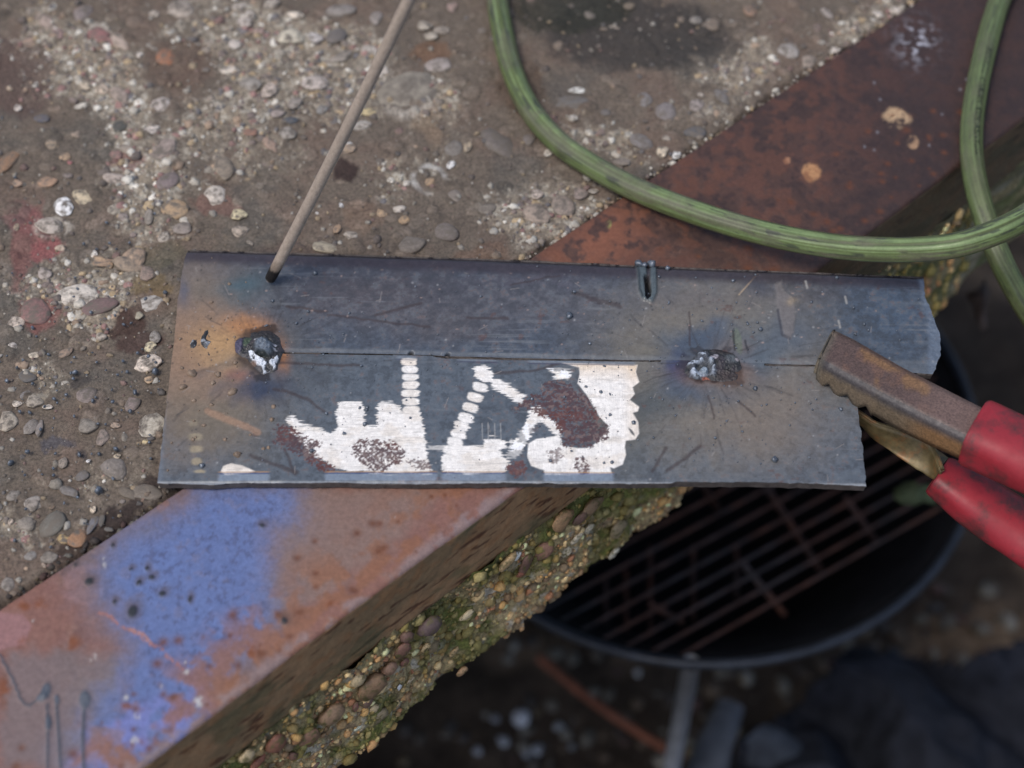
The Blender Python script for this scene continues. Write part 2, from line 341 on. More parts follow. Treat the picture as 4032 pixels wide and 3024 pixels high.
# lower left: pinkish primer, tan wear, blue paint
pr.put(tm * ss(1700, 2000, pr.V) * ss(.3, .5, fbm(sr * 25, nr_ * 25, 74)), (.22, .105, .085), .75)
pr.put(tm * pr.poly(Z7([(1150, 10), (1900, 10), (1750, 250), (1300, 560), (1000, 800), (1000, 560), (1200, 300)]), 60, 60), (.21, .15, .125), .7)
pr.put(tm * pr.poly(Z7([(0, 760), (300, 700), (560, 800), (500, 1000), (380, 1240), (0, 1240)]), 40, 50), (.17, .14, .14), .75)
pr.put(tm * pr.poly(Z7([(-20, 560), (100, 570), (140, 620), (100, 700), (-20, 730)]), 6, 10), (.30, .16, .16), .7)
pr.put(tm * pr.poly(Z7([(260, 400), (420, 330), (460, 480), (380, 540), (270, 500)]), 10, 25), (.28, .15, .14), .6)
bl = [(880, 60), (1000, 20), (1250, 15), (1225, 140), (1140, 230), (1130, 400), (1150, 560), (1060, 680), (930, 760), (850, 860), (860, 960), (800, 1070), (640, 1150), (560, 1240), (370, 1240), (400, 1050), (540, 880), (610, 740),
      (560, 620), (480, 500), (455, 380), (540, 260), (700, 190), (820, 120)]
bd = pr.sdf(Z7(bl), 45); bm = tm * (1 - ss(-110, 90, bd - 26 + (pr.g - .5) * 30 + (q2 - .5) * 40 + (q3 - .5) * 20))
pr.put(tm * ss(230, -20, bd + (q1 - .5) * 160 + (pr.g - .5) * 60), (.15, .15, .19), .6); pr.put(bm, (.11, .16, .335), .93); pr.put(bm * ss(.5, .68, q1), (.125, .18, .37), .5); pr.put(bm * ss(.60, .68, q3), (.07, .08, .16), .6)
pr.put(bm * ss(.62, .72, q2), (.17, .15, .2), .35)
lower = tm * pr.poly(Z7([(820, 1080), (640, 1240), (300, 1240), (380, 1100), (600, 940), (860, 900)]), 40, 60); pr.put(lower * ss(.3, .5, fbm(sr * 110, nr_ * 110, 79)), (.17, .19, .42), .8)
pr.put(lower * ss(.52, .6, fbm(sr * 70, nr_ * 70, 78)), (.24, .14, .09), .55)
# worn, paler outer arris and rust along it
edge = tm * ss(N_OUT - .007, N_OUT - .002, nr_ + (pr.wx) * .008) * ss(1500, 1950, pr.V)
pr.put(tm * ss(N_OUT - .040, N_OUT - .016, nr_ + (q1 - .5) * .02) * ss(1750, 2000, pr.V) * ss(.42, .56, q2 * .6 + q1 * .4), (.24, .105, .055), .75)
pr.put(edge * ss(.35, .6, q2), (.24, .20, .205), .6)
for k in range(150):                                       # pits of rust, most near the arris
    s0 = rng.uniform(-.28, .30); n0 = N_OUT - abs(rng.normal(0, .022)) - .004
    if n0 < N_IN: n0 = rng.uniform(N_IN, N_OUT)
    r0 = rng.uniform(.0006, .0024); m = tm * np.exp(-(((sr - s0) / r0) ** 2 + ((nr_ - n0) / r0) ** 2)); pr.put(m, (.13, .045, .02), .85); pr.h -= m * .00025
def zb(x, y, a, b_, r=0, w=3, hard=.35): return tm * pr.blob(x / 1.0972, 1900 + y / 1.0972, a / 1.0972, b_ / 1.0972, r, 2, w, hard)
for (x, y, a, b_, r) in ((385, 428, 20, 15, -30), (600, 435, 13, 9, -40), (655, 410, 13, 11, 0), (700, 481, 15, 12, -30), (572, 560, 19, 26, 20), (635, 372, 9, 9, 0), (495, 518, 9, 9, 0), (822, 505, 8, 14, 0), (1132, 188, 12, 9, 30), (488, 272, 8, 8, 0), (1230, 600, 14, 16, 0), (325, 357, 7, 9, 30), (567, 375, 9, 7, 0)):
    pr.put(zb(x + 6, y - 12, a * 1.9, b_ * 2.0, r, 6, .8), (.10, .07, .06), .6); m = zb(x, y, a, b_, r); pr.put(m, (.02, .024, .028), .95); pr.h += m * .0006
for (x, y, a, b_) in ((300, 690, 45, 28), (95, 690, 22, 22), (110, 535, 24, 18), (180, 520, 30, 26), (20, 900, 30, 70), (640, 1110, 40, 22), (545, 965, 22, 14), (1440, 525, 30, 12), (1085, 740, 20, 40), (1370, 470, 14, 10), (1560, 320, 26, 20)):
    pr.put(zb(x, y, a, b_, 0, 14, .6) * ss(.35, .6, q2), (.19, .06, .022), .9)
pr.put(tm * pr.line(Z7([(425, 562), (470, 575), (520, 615), (600, 650), (640, 690), (690, 710), (740, 762), (800, 812)]), 5.5, .6, 12) * ss(.3, .45, pr.g), (.36, .15, .11), .8)
pr.put(tm * pr.line(Z7([(560, 628), (620, 655), (650, 690)]), 5, .6, 9), (.42, .2, .14), .7)
for (x, y, a, b_) in ((805, 818, 14, 12), (400, 752, 14, 16), (858, 945, 24, 24), (590, 1012, 16, 18), (580, 1115, 18, 16), (545, 930, 10, 10), (670, 322, 4, 4), (1312, 127, 5, 4), (1708, 152, 5, 5), (450, 345, 9, 22), (148, 602, 7, 9), (1560, 100, 5, 4), (800, 776, 7, 6), (700, 876, 9, 9)):
    pr.put(zb(x, y, a, b_, 0, 8, .5) * ss(.42, .58, q3 * .5 + pr.g * .5), (.5, .48, .45), .8)
# slate-blue drips at the lower left
for L, ww in (([(0, 745), (60, 860), (90, 940), (125, 968), (160, 940)], 5), ([(205, 960), (207, 1120), (205, 1240)], 5), ([(245, 960), (252, 1060), (262, 1240)], 6), ([(365, 970), (358, 1100), (362, 1240)], 7)):
    m = tm * pr.line(Z7(L), ww, .5); pr.put(m, (.06, .07, .09), .9); pr.h += m * .0006
for (x, y, a, b_, r) in ((200, 905, 20, 38, 15), (182, 930, 25, 18, -30), (246, 940, 12, 22, 0), (366, 940, 24, 38, 0), (210, 1040, 14, 30, 0)):
    m = zb(x, y, a, b_, r, 3, .25); pr.put(m, (.09, .105, .13), .95); pr.h += m * .0009
Z2 = lambda x, y: (2016 + x / 1.0972, y / 1.0972)
for (x, y, a, b_, c) in ((1660, 512, 56, 42, (.50, .34, .20)), (1296, 748, 38, 36, (.46, .24, .11)), (1736, 620, 27, 26, (.42, .26, .15)), (1185, 695, 14, 14, (.36, .18, .10)), (415, 970, 12, 14, (.3, .3, .1))):
    u, v = Z2(x, y); m = tm * pr.blob(u, v, a / 1.1, b_ / 1.1, 0, 2, 18, .2); pr.put(m * ss(.25, .5, q2), c, .9); pr.put(m * ss(.58, .68, q2), (.2, .08, .04), .7)
u, v = Z2(1750, 180); pr.put(tm * pr.blob(u, v, 70, 75, -40, 2, 40) * ss(.5, .62, fbm(sr * 350, nr_ * 350, 88, 3)), (.45, .45, .5), .9)
for k in range(9):
    u = rng.uniform(3100, 4000); m = tm * pr.blob(u, rng.uniform(0, 700), 5, 5, 0, 2, 3, .5); pr.put(m, (.26, .26, .29), .6)
# web: brown film with dark flecks drawn out along the steel
wm = webm.astype(float)
fl = ss(.63, .74, fbm(sr * 90 + zr * 120, zr * 420, 80, 3)); wv = fbm(sr * 30, zr * 60, 81)
pr.c = pr.c * (1 - wm[:, None]) + np.array((.36, .22, .12)) * wm[:, None]
pr.put(wm * ss(.4, .65, wv), (.23, .16, .09), .8); pr.put(wm * ss(.5, .7, fbm(sr * 200, zr * 200, 83)), (.33, .17, .08), .6); pr.put(wm * fl, (.08, .03, .02), .85)
pr.put(wm * ss(.56, .7, fbm(sr * 40 + 7, zr * 90, 84)), (.10, .11, .06), .6); pr.put(wm * ss(.05, .12, sr), (.05, .055, .045), .7)
Pr[:, 2] += pr.h * topm + (q2 - .5) * .0006 * topm
Pr += ((q2 - .5) * .0008 * webm)[:, None] * NV
topf = gridquads(len(Sr), len(rp))[:, ::-1]
isweb = (ri[topf] > k_top).all(1)
rim = empty('steel_channel', tuple((0, 0, 0)))
tag(rim, 'rusty steel channel edging the concrete slab, worn blue paint at its lower left', 'steel channel')
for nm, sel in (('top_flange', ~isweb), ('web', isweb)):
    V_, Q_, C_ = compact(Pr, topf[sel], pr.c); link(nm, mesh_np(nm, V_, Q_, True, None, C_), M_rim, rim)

# ------------------------------------------------------------------ pebbles in the slab
def ico(sub):
    import bmesh
    bm = bmesh.new(); bmesh.ops.create_icosphere(bm, subdivisions=sub, radius=1.0)
    V = np.array([v.co[:] for v in bm.verts]); F_ = np.array([[v.index for v in f.verts] for f in bm.faces]); bm.free(); return V, F_
I1, I2, I3 = ico(1), ico(2), ico(3)
def stone_mesh(seed, sub=I2, amp=.35, name='pebble'):
    r = np.random.default_rng(seed); V = sub[0].copy()
    for k in range(6):
        d = r.normal(size=3); d /= np.linalg.norm(d); V *= (1 + amp * .35 * np.sin((V @ d) * r.uniform(1.5, 3.2) + r.uniform(0, 6)))[:, None]
    for k in range(3):                                         # a few flat facets
        d = r.normal(size=3); d /= np.linalg.norm(d); h = r.uniform(.72, .95); o_ = np.maximum(V @ d - h, 0); V -= (o_ * .8)[:, None] * d
    V /= np.abs(V).max(0)
    return mesh_np(name, V, sub[1], True)
peb_protos = [stone_mesh(100 + k) for k in range(14)]
for me in peb_protos: me.materials.append(M_peb)
side_protos = [stone_mesh(200 + k, amp=.45) for k in range(8)]
for me in side_protos: me.materials.append(M_pebside)
slots = []                                                     # (u, v) centres already taken
def add_pebble(u, v, wpx, hpx, rot, col, rise=.34, z=0.0):
    p = at(u, v, z); sc_ = FPX / ((p - CP) @ CF) * .001        # px per mm
    if p @ NV > N_IN - .003: return None
    a = 1.2 * wpx / 2 / sc_ * .001; b = 1.2 * hpx / 2 / sc_ * .001 / (math.cos(TILT) * .88 + .1)
    o = bpy.data.objects.new('pebble', random.choice(peb_protos)); sc.collection.objects.link(o); o.parent = slab
    h = min(a, b) * .36
    o.location = (p[0], p[1], z - h * (1 - 2 * rise) + .0002); o.scale = (a, b, h); o.rotation_euler = (random.uniform(-.12, .12), random.uniform(-.12, .12), math.radians(-rot))
    j = random.uniform(.92, 1.08); l_ = sum(col) / 3; col = tuple(.72 * c_ + .28 * l_ * k_ for c_, k_ in zip(col, (1.1, 1.0, .88))); o.color = (min(.85, col[0] * j * 1.2), min(.83, col[1] * j * 1.17), min(.8, col[2] * j * 1.12), 1); slots.append((u, v, max(wpx, hpx) / 2)); return o
def zl(off, k, L):
    for (x, y, w_, h_, r, c) in L: add_pebble(off[0] + x / k, off[1] + y / k, w_ / k, h_ / k, r, c, rise=random.uniform(.24, .34))
zl((0, 0), 1.0972, [(785, 35, 100, 75, 10, (.34, .29, .25)), (350, 50, 95, 100, 0, (.22, .18, .18)), (415, 150, 105, 90, 0, (.30, .12, .12)), (515, 180, 85, 75, 0, (.44, .34, .28)), (130, 182, 60, 52, 0, (.30, .2, .15)),
    (720, 245, 75, 65, 10, (.32, .12, .05)), (1270, 65, 70, 36, 0, (.66, .58, .48)), (1055, 95, 62, 56, 0, (.42, .37, .34)), (1260, 155, 110, 80, 20, (.50, .46, .36)), (1020, 190, 62, 48, -10, (.52, .47, .43)),
    (985, 305, 80, 56, 5, (.56, .5, .43)), (1075, 365, 100, 72, 5, (.28, .26, .24)), (1355, 355, 105, 76, -20, (.44, .38, .35)), (1170, 382, 70, 72, 0, (.46, .38, .33)), (1470, 245, 100, 60, -25, (.27, .24, .21)),
    (1470, 45, 120, 72, -15, (.22, .2, .19)), (1460, 150, 90, 72, 0, (.12, .11, .11)), (1590, 482, 105, 46, 5, (.55, .44, .20)), (1555, 537, 88, 42, 5, (.40, .37, .34)), (1500, 640, 66, 54, 0, (.36, .26, .18)),
    (1760, 400, 235, 195, 0, (.24, .215, .175)), (1890, 280, 100, 60, 0, (.32, .28, .27)), (2150, 620, 155, 145, 0, (.14, .12, .11)), (1563, 880, 56, 32, 8, (.82, .82, .8)), (1510, 622, 30, 18, 0, (.8, .76, .7)),
    (1253, 520, 60, 34, 5, (.05, .07, .10)), (1080, 570, 56, 36, 10, (.26, .13, .09)), (960, 722, 110, 92, 30, (.26, .21, .16)), (530, 540, 84, 58, -45, (.07, .075, .07)), (648, 560, 82, 38, -25, (.58, .52, .48)),
    (700, 640, 90, 112, 30, (.28, .22, .20)), (490, 772, 118, 62, 28, (.40, .33, .29)), (270, 895, 80, 88, 0, (.85, .83, .8)), (360, 857, 112, 76, 20, (.54, .44, .28)), (222, 982, 135, 82, 0, (.40, .35, .31)),
    (752, 907, 112, 92, -10, (.36, .24, .13)), (1036, 925, 66, 46, 3, (.60, .52, .30)), (1030, 995, 80, 50, 0, (.38, .31, .25)), (735, 775, 100, 76, 0, (.20, .155, .165)), (38, 690, 78, 122, 12, (.27, .15, .08)),
    (210, 782, 82, 46, 15, (.34, .2, .12)), (692, 447, 76, 58, 10, (.44, .39, .37)), (512, 412, 90, 82, 0, (.32, .25, .21)), (450, 388, 62, 52, 0, (.48, .38, .29)), (366, 366, 62, 54, 0, (.46, .38, .28)),
    (1405, 1066, 95, 42, 2, (.34, .3, .22)), (1786, 1052, 112, 72, 5, (.17, .145, .125)), (1932, 1000, 92, 60, 10, (.155, .13, .12)), (1645, 920, 52, 42, 0, (.40, .26, .14)), (1746, 946, 42, 36, 0, (.44, .28, .14)),
    (1860, 782, 42, 34, 0, (.34, .22, .12)), (1460, 985, 34, 42, 0, (.38, .24, .14)), (1370, 922, 18, 16, 0, (.7, .68, .66)), (1475, 880, 18, 34, 0, (.7, .7, .7)), (1950, 708, 46, 26, -35, (.78, .74, .68)), (1690, 780, 36, 30, 0, (.6, .57, .5)),
    (1730, 760, 30, 40, 0, (.5, .47, .4)), (1760, 790, 34, 26, 0, (.5, .47, .43)), (1195, 490, 60, 44, 0, (.3, .25, .24)), (1270, 440, 62, 52, 0, (.26, .23, .21)), (1240, 575, 70, 62, 0, (.27, .25, .23)), (1395, 470, 50, 40, 0, (.2, .2, .2)),
    (1165, 625, 66, 62, 0, (.30, .2, .15)), (505, 670, 62, 44, 0, (.26, .14, .13)), (280, 676, 44, 34, 0, (.4, .26, .15)), (300, 700, 24, 20, 0, (.4, .1, .12)), (72, 790, 48, 38, 0, (.34, .22, .15)), (40, 384, 26, 20, 0, (.5, .38, .26)), (75, 465, 36, 32, 0, (.55, .5, .47)),
    (180, 508, 60, 34, 10, (.1, .1, .13)), (350, 455, 50, 22, -20, (.7, .66, .58)), (600, 235, 40, 24, 0, (.66, .6, .55)), (200, 100, 70, 90, -15, (.36, .27, .23)), (255, 140, 44, 70, -25, (.28, .17, .16)), (1360, 160, 66, 50, 0, (.46, .44, .45)),
    (1620, 75, 60, 66, 0, (.26, .23, .22)), (1600, 222, 80, 50, 20, (.4, .36, .32)), (1840, 110, 60, 44, 0, (.44, .39, .32)), (1860, 155, 56, 38, 0, (.38, .34, .28)), (1170, 12, 66, 40, 0, (.36, .32, .28)), (1080, 62, 46, 40, 0, (.4, .36, .32)),
    (670, 60, 50, 32, 0, (.5, .44, .38)), (495, 900, 52, 44, 0, (.36, .32, .26)), (535, 940, 50, 44, 0, (.3, .25, .24)), (640, 940, 36, 76, 0, (.26, .23, .2)), (785, 985, 70, 48, 0, (.26, .22, .2)), (440, 1130, 90, 44, 5, (.40, .26, .15)),
    (408, 1098, 26, 24, 0, (.7, .66, .6)), (570, 1115, 110, 90, -30, (.32, .22, .15)), (1970, 850, 70, 60, 0, (.2, .17, .15)), (2100, 900, 80, 60, 0, (.22, .19, .16)), (1960, 640, 70, 70, 0, (.18, .165, .155)), (2020, 630, 36, 52, 0, (.38, .3, .2))])
zl((0, 1300), 2.37, [(1372, 290, 240, 145, 5, (.58, .5, .43)), (1395, 885, 255, 235, 0, (.38, .35, .29)), (1397, 145, 110, 92, 0, (.55, .48, .30)), (832, 888, 170, 130, -5, (.23, .205, .175)), (330, 662, 150, 108, 0, (.36, .31, .25)),
    (245, 430, 170, 124, -5, (.11, .11, .115)), (805, 605, 165, 135, 10, (.22, .175, .165)), (122, 165, 110, 92, 0, (.5, .46, .43)), (85, 850, 165, 160, 0, (.36, .31, .25)), (1395, 470, 92, 80, 30, (.40, .27, .16)), (1350, 1046, 54, 60, 0, (.58, .45, .22)),
    (1088, 1180, 62, 60, 0, (.58, .47, .32)), (1080, 1310, 280, 225, 0, (.2, .175, .16)), (965, 1000, 105, 150, 0, (.25, .195, .17)), (1245, 680, 140, 120, 0, (.2, .155, .15)), (935, 55, 112, 92, 0, (.36, .31, .26)), (820, 1222, 50, 30, -20, (.72, .72, .72)),
    (150, 680, 110, 60, 20, (.52, .46, .40)), (440, 718, 90, 44, -5, (.58, .52, .46)), (315, 235, 110, 76, 0, (.5, .43, .34)), (1075, 885, 90, 44, 15, (.42, .3, .22)), (300, 890, 130, 130, 0, (.2, .18, .17)), (360, 920, 70, 160, 10, (.24, .21, .20)),
    (240, 600, 90, 80, 0, (.2, .19, .2)), (620, 200, 150, 70, -35, (.26, .18, .13)), (1450, 60, 90, 100, 0, (.3, .28, .26)), (1380, 1510, 240, 120, 0, (.18, .15, .12)), (310, 1600, 150, 100, 0, (.3, .27, .25)), (130, 1540, 120, 90, 0, (.24, .215, .19))])
zl((0, 500), 2.0738, [(625, 1372, 290, 175, 5, (.52, .48, .43)), (1212, 1432, 205, 115, -3, (.42, .4, .38)), (357, 1195, 122, 108, 0, (.36, .31, .29)), (1060, 1130, 210, 190, -35, (.28, .21, .15)), (1210, 1195, 120, 110, 0, (.25, .18, .15)),
    (850, 1102, 165, 66, -5, (.36, .23, .14)), (820, 1455, 260, 105, -28, (.18, .11, .11)), (300, 1500, 215, 190, 0, (.24, .12, .115)), (135, 1600, 150, 120, 0, (.48, .4, .34)), (500, 990, 100, 60, -10, (.44, .34, .26)), (270, 1250, 60, 60, 0, (.42, .38, .26)),
    (1140, 1540, 60, 60, 0, (.36, .33, .24)), (75, 1080, 50, 50, 0, (.5, .36, .25)), (775, 1035, 40, 50, 0, (.66, .64, .62))])
zl((0, 1900), 2.765, [(300, 460, 215, 175, -10, (.22, .195, .17)), (340, 245, 160, 115, -10, (.27, .235, .21)), (590, 430, 290, 240, 0, (.125, .12, .105)), (690, 615, 150, 108, -8, (.42, .28, .10)), (865, 625, 215, 210, 0, (.30, .15, .07)),
    (1000, 450, 110, 190, 15, (.13, .13, .15)), (1105, 430, 78, 125, 12, (.10, .10, .10)), (92, 1105, 125, 115, 20, (.27, .24, .22)), (545, 812, 175, 115, 10, (.22, .195, .17)), (350, 805, 150, 110, 0, (.22, .21, .205)),
    (1015, 287, 72, 66, -30, (.66, .54, .40)), (158, 132, 140, 95, 0, (.17, .155, .145)), (1180, 515, 90, 55, -15, (.12, .12, .12)), (112, 428, 60, 60, 0, (.5, .4, .32)), (1380, 120, 200, 120, 0, (.16, .13, .10)), (1560, 170, 60, 60, 0, (.25, .13, .09)),
    (270, 935, 70, 60, 0, (.42, .28, .18)), (475, 905, 46, 46, 0, (.44, .33, .25)), (880, 430, 70, 90, 0, (.2, .15, .1)), (740, 100, 200, 110, 0, (.16, .15, .15)), (560, 275, 60, 36, 0, (.26, .16, .09)), (1330, 210, 60, 50, 0, (.24, .2, .18))])
zl((2016, 0), 1.0972, [(805, 575, 108, 54, 8, (.09, .09, .10)), (645, 652, 56, 54, 0, (.74, .62, .45)), (712, 668, 36, 30, 0, (.8, .72, .64)), (280, 388, 62, 26, 0, (.78, .72, .68)), (252, 437, 140, 60, 5, (.125, .12, .12)), (225, 885, 90, 86, 0, (.27, .215, .18)),
    (102, 925, 110, 100, 0, (.30, .235, .19)), (795, 452, 62, 50, 0, (.3, .26, .26)), (662, 475, 82, 78, 0, (.19, .17, .175)), (1342, 297, 32, 28, 0, (.66, .62, .6)), (440, 118, 48, 20, 0, (.3, .25, .2)), (802, 88, 60, 40, 0, (.26, .24, .22)), (1190, 222, 84, 76, 0, (.30, .28, .27)),
    (70, 600, 60, 56, 0, (.14, .12, .12)), (155, 658, 38, 34, 0, (.5, .46, .4)), (262, 510, 38, 34, 0, (.46, .44, .4)), (300, 835, 60, 54, 0, (.26, .2, .18)), (350, 825, 40, 30, 0, (.36, .32, .28)), (112, 838, 50, 44, 0, (.46, .38, .33)), (580, 430, 50, 60, 0, (.2, .19, .2)),
    (905, 420, 60, 70, 0, (.16, .15, .15)), (560, 610, 90, 50, 10, (.17, .16, .165)), (470, 700, 70, 40, 0, (.2, .17, .15)), (185, 1050, 40, 36, 0, (.5, .33, .2)), (1030, 45, 50, 50, 0, (.28, .16, .10)), (665, 735, 40, 26, 0, (.6, .5, .45)), (1010, 310, 40, 60, 20, (.3, .26, .23)), (1280, 260, 60, 60, 0, (.3, .24, .2)),
    (1580, 60, 46, 36, 0, (.6, .55, .5)), (1660, 45, 50, 40, 0, (.6, .54, .48)), (1640, 95, 40, 30, 0, (.5, .46, .42)), (1395, 215, 36, 34, 0, (.55, .5, .46)), (1360, 60, 50, 44, 0, (.36, .32, .3)), (1470, 215, 30, 26, 0, (.6, .54, .46)), (1700, 85, 36, 30, 0, (.55, .5, .46)), (1540, 180, 36, 26, 0, (.5, .4, .3))])
pal = [(.30, .26, .22), (.24, .20, .17), (.40, .35, .30), (.18, .155, .14), (.36, .27, .2), (.28, .19, .17), (.48, .43, .38), (.14, .13, .13), (.22, .18, .17), (.32, .24, .16)]
tree = 0
nhand = len(slots)
while len(slots) < 232 and tree < 6000:
    tree += 1
    u = rng.uniform(-60, 3500); v = rng.uniform(-60, 2300); r0 = float(np.clip(rng.lognormal(3.0, .32), 14, 42))
    p = at(u, v)
    if p @ NV > N_IN - .006: continue
    if 620 < u < 3600 and 960 < v < 1930: continue
    dl = 1.0
    if any((u - a) ** 2 + (v - b) ** 2 < (r0 + c) ** 2 for a, b, c in slots): continue
    c = random.choice(pal); f = .55 if (u > 2150 and v < 320) else 1  # stones darkened to match the painted slab shadow
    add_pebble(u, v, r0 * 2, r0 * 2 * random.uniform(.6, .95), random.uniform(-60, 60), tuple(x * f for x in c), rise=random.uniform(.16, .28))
print('pebbles', nhand, len(slots))

# side-face pebbles
def side_peb(u, v, wpx, hpx, rot, col, out=.5):
    p = atn(u, v, N_OUT + .001)
    if not -.128 < p[2] < -.046: return False
    k = FPX / ((p - CP) @ CF) * .001
    o = bpy.data.objects.new('pebble', random.choice(side_protos)); sc.collection.objects.link(o); o.parent = slab
    a = wpx / 2 / k * .001 * 1.05; b = hpx / 2 / k * .001 * 1.25; d = min(a, b) * .7; a *= 1.25; b *= 1.25
    o.location = tuple(p + NV * d * (out - .35)); o.rotation_euler = (0, 0, EA)
    o.scale = (a, d, b); o.color = (min(.9, col[0] * 1.6), min(.9, col[1] * 1.5), min(.9, col[2] * 1.35), 1); return True
nside = 0
nside = 0
for (x, y, w_, h_, c) in ((650, 560, 150, 165, (.19, .115, .08)), (695, 690, 195, 150, (.20, .14, .10)), (852, 640, 66, 66, (.17, .09, .08)), (322, 890, 150, 165, (.17, .085, .065)), (530, 850, 130, 120, (.18, .11, .08)), (950, 505, 175, 150, (.2, .135, .09)),
        (1160, 265, 100, 105, (.16, .09, .075)), (1080, 390, 120, 110, (.2, .13, .1)), (880, 430, 84, 70, (.12, .08, .07)), (862, 500, 58, 50, (.5, .38, .2)), (1350, 100, 180, 150, (.10, .075, .08)), (440, 680, 84, 60, (.18, .09, .07)), (1145, 522, 34, 44, (.85, .83, .8)),
        (850, 803, 90, 34, (.66, .62, .5)), (172, 862, 42, 56, (.85, .85, .82)), (1240, 782, 58, 40, (.5, .42, .36)), (1180, 350, 70, 70, (.15, .08, .07)), (770, 460, 60, 40, (.36, .26, .16)), (1060, 230, 80, 50, (.13, .1, .1)), (40, 1020, 120, 90, (.18, .09, .06)), (190, 1030, 110, 90, (.18, .08, .06)),
        (1600, 30, 120, 60, (.44, .38, .27)), (1640, 480, 60, 40, (.3, .2, .16)), (1560, 410, 70, 50, (.36, .24, .15)), (1320, 255, 70, 50, (.45, .34, .2)), (1220, 470, 50, 30, (.42, .36, .28)), (1040, 672, 30, 30, (.6, .56, .52)), (960, 672, 44, 26, (.45, .36, .28))):
    side_peb(900 + x / 1.7015, 2400 + y / 1.7015, w_ / 1.7015, h_ / 1.7015, 0, c); nside += 1
for (x, y, w_, h_, c) in ((215, 165, 100, 80, (.24, .16, .1)), (150, 295, 110, 80, (.17, .1, .08)), (60, 345, 60, 90, (.13, .08, .07)), (20, 318, 40, 34, (.75, .72, .62)), (345, 105, 100, 60, (.18, .13, .09)), (240, 300, 60, 46, (.45, .42, .34)), (280, 235, 56, 40, (.46, .43, .36)), (440, 300, 46, 40, (.42, .42, .38)), (780, 120, 44, 40, (.4, .38, .36)), (30, 400, 60, 30, (.2, .08, .06)), (330, 200, 46, 36, (.4, .38, .32))):
    side_peb(2016 + x / 1.0972, 1900 + y / 1.0972, w_ / 1.0972, h_ / 1.0972, 0, c); nside += 1
for _ in range(400):
    if nside > 62: break
    n_try = (rng.uniform(700, 2500), 0); u = n_try[0]; y0 = 3060 - (u - 700) * .79; v = y0 + rng.uniform(-60, 400); wq = rng.uniform(34, 78)
    nside += 1 if side_peb(u, v, wq, wq * rng.uniform(.65, .95), 0, random.choice([(.17, .1, .08), (.22, .15, .1), (.14, .09, .08), (.32, .24, .14), (.2, .17, .12), (.36, .3, .2)])) else 0

# grit: pebbles too small to pick apart
def scatter(name, pts, sizes, cols, base, mat, parent, flat=.7, basis=None):
    V0, F0 = base; n = len(pts); k = len(V0)
    ang = rng.uniform(0, 2 * np.pi, n); ca, sa = np.cos(ang)[:, None], np.sin(ang)[:, None]
    jit = 1 + rng.uniform(-.28, .28, (n, k)); el = rng.uniform(.6, 1, n)[:, None]
    x = V0[None, :, 0] * jit; y = V0[None, :, 1] * jit * el; z = V0[None, :, 2] * jit * flat
    xr = x * ca - y * sa; yr = x * sa + y * ca
    loc = np.stack([xr, yr, z], -1) * sizes[:, None, None]
    if basis is not None: loc = loc @ basis
    V = (loc + pts[:, None, :]).reshape(-1, 3)
    F_ = (F0[None] + (np.arange(n) * k)[:, None, None]).reshape(-1, 3)
    C_ = np.repeat(cols, k, 0)
    o = link(name, mesh_np(name, V, F_, True, None, C_), mat, parent); o['kind'] = 'stuff'; return o
gpal = 1.1 * np.array([(.38, .34, .28), (.26, .22, .18), (.5, .46, .39), (.18, .15, .13), (.34, .25, .18), (.28, .17, .15), (.66, .62, .54), (.16, .15, .15), (.42, .32, .2), (.2, .16, .14)])
kk = 42000; u = rng.uniform(-150, 3800, kk); v = rng.uniform(-150, 2500, kk)
d = np.stack([CF * FPX + CR * (a - 2016) + CU * (1512 - b) for a, b in zip(u, v)]); G = CP + d * ((-CP[2]) / d[:, 2])[:, None]
ok = G @ NV < N_IN - .004; G = G[ok]
si = np.clip(((G @ EV)[:, None] > S[None, ::20]).sum(1) * 20 - 10, 0, len(S) - 1)
idx_s = np.searchsorted(S, G @ EV).clip(0, len(S) - 1); idx_n = np.searchsorted(NN, G @ NV).clip(0, len(NN) - 1)
exg = ex[idx_s * len(NN) + idx_n]; hg = zz[idx_s * len(NN) + idx_n]
keep = rng.uniform(0, 1, len(G)) < (.12 + .88 * exg); G = G[keep]; hg = hg[keep]; exg = exg[keep]
sz = np.clip(rng.lognormal(-.40, .52, len(G)), .3, 3.0) * .001
G[:, 2] = hg - .0008 + sz * .12
gc = gpal[rng.integers(0, len(gpal), len(G))] * rng.uniform(.7, 1.15, (len(G), 1)); gc = gc * (.45 + .55 * exg)[:, None] + (1 - (.45 + .55 * exg))[:, None] * np.array((.1, .085, .07))
bigm = sz > .0010
scatter('grit', G[bigm], sz[bigm], gc[bigm], I2 if bigm.sum() < 2500 else I1, M_grit, slab)
scatter('fine_grit', G[~bigm], sz[~bigm], gc[~bigm], I1, M_grit, slab)
mk2 = (rng.uniform(0, 1, len(G)) < .12 * (.25 + exg)); Gm = G[mk2].copy(); szm = np.clip(rng.lognormal(.75, .32, len(Gm)), 1.2, 3.6) * .001
Gm[:, 2] = hg[mk2] - .0008 - szm * .22
cm = gpal[rng.integers(0, len(gpal), len(Gm))] * rng.uniform(.8, 1.1, (len(Gm), 1)); fm_ = (.4 + .6 * exg[mk2])[:, None]; cm = cm * fm_ + (1 - fm_) * np.array((.13, .11, .09))
scatter('small_stones', Gm, szm, cm, I2, M_grit, slab, .55)
print('stones', len(G), len(Gm))
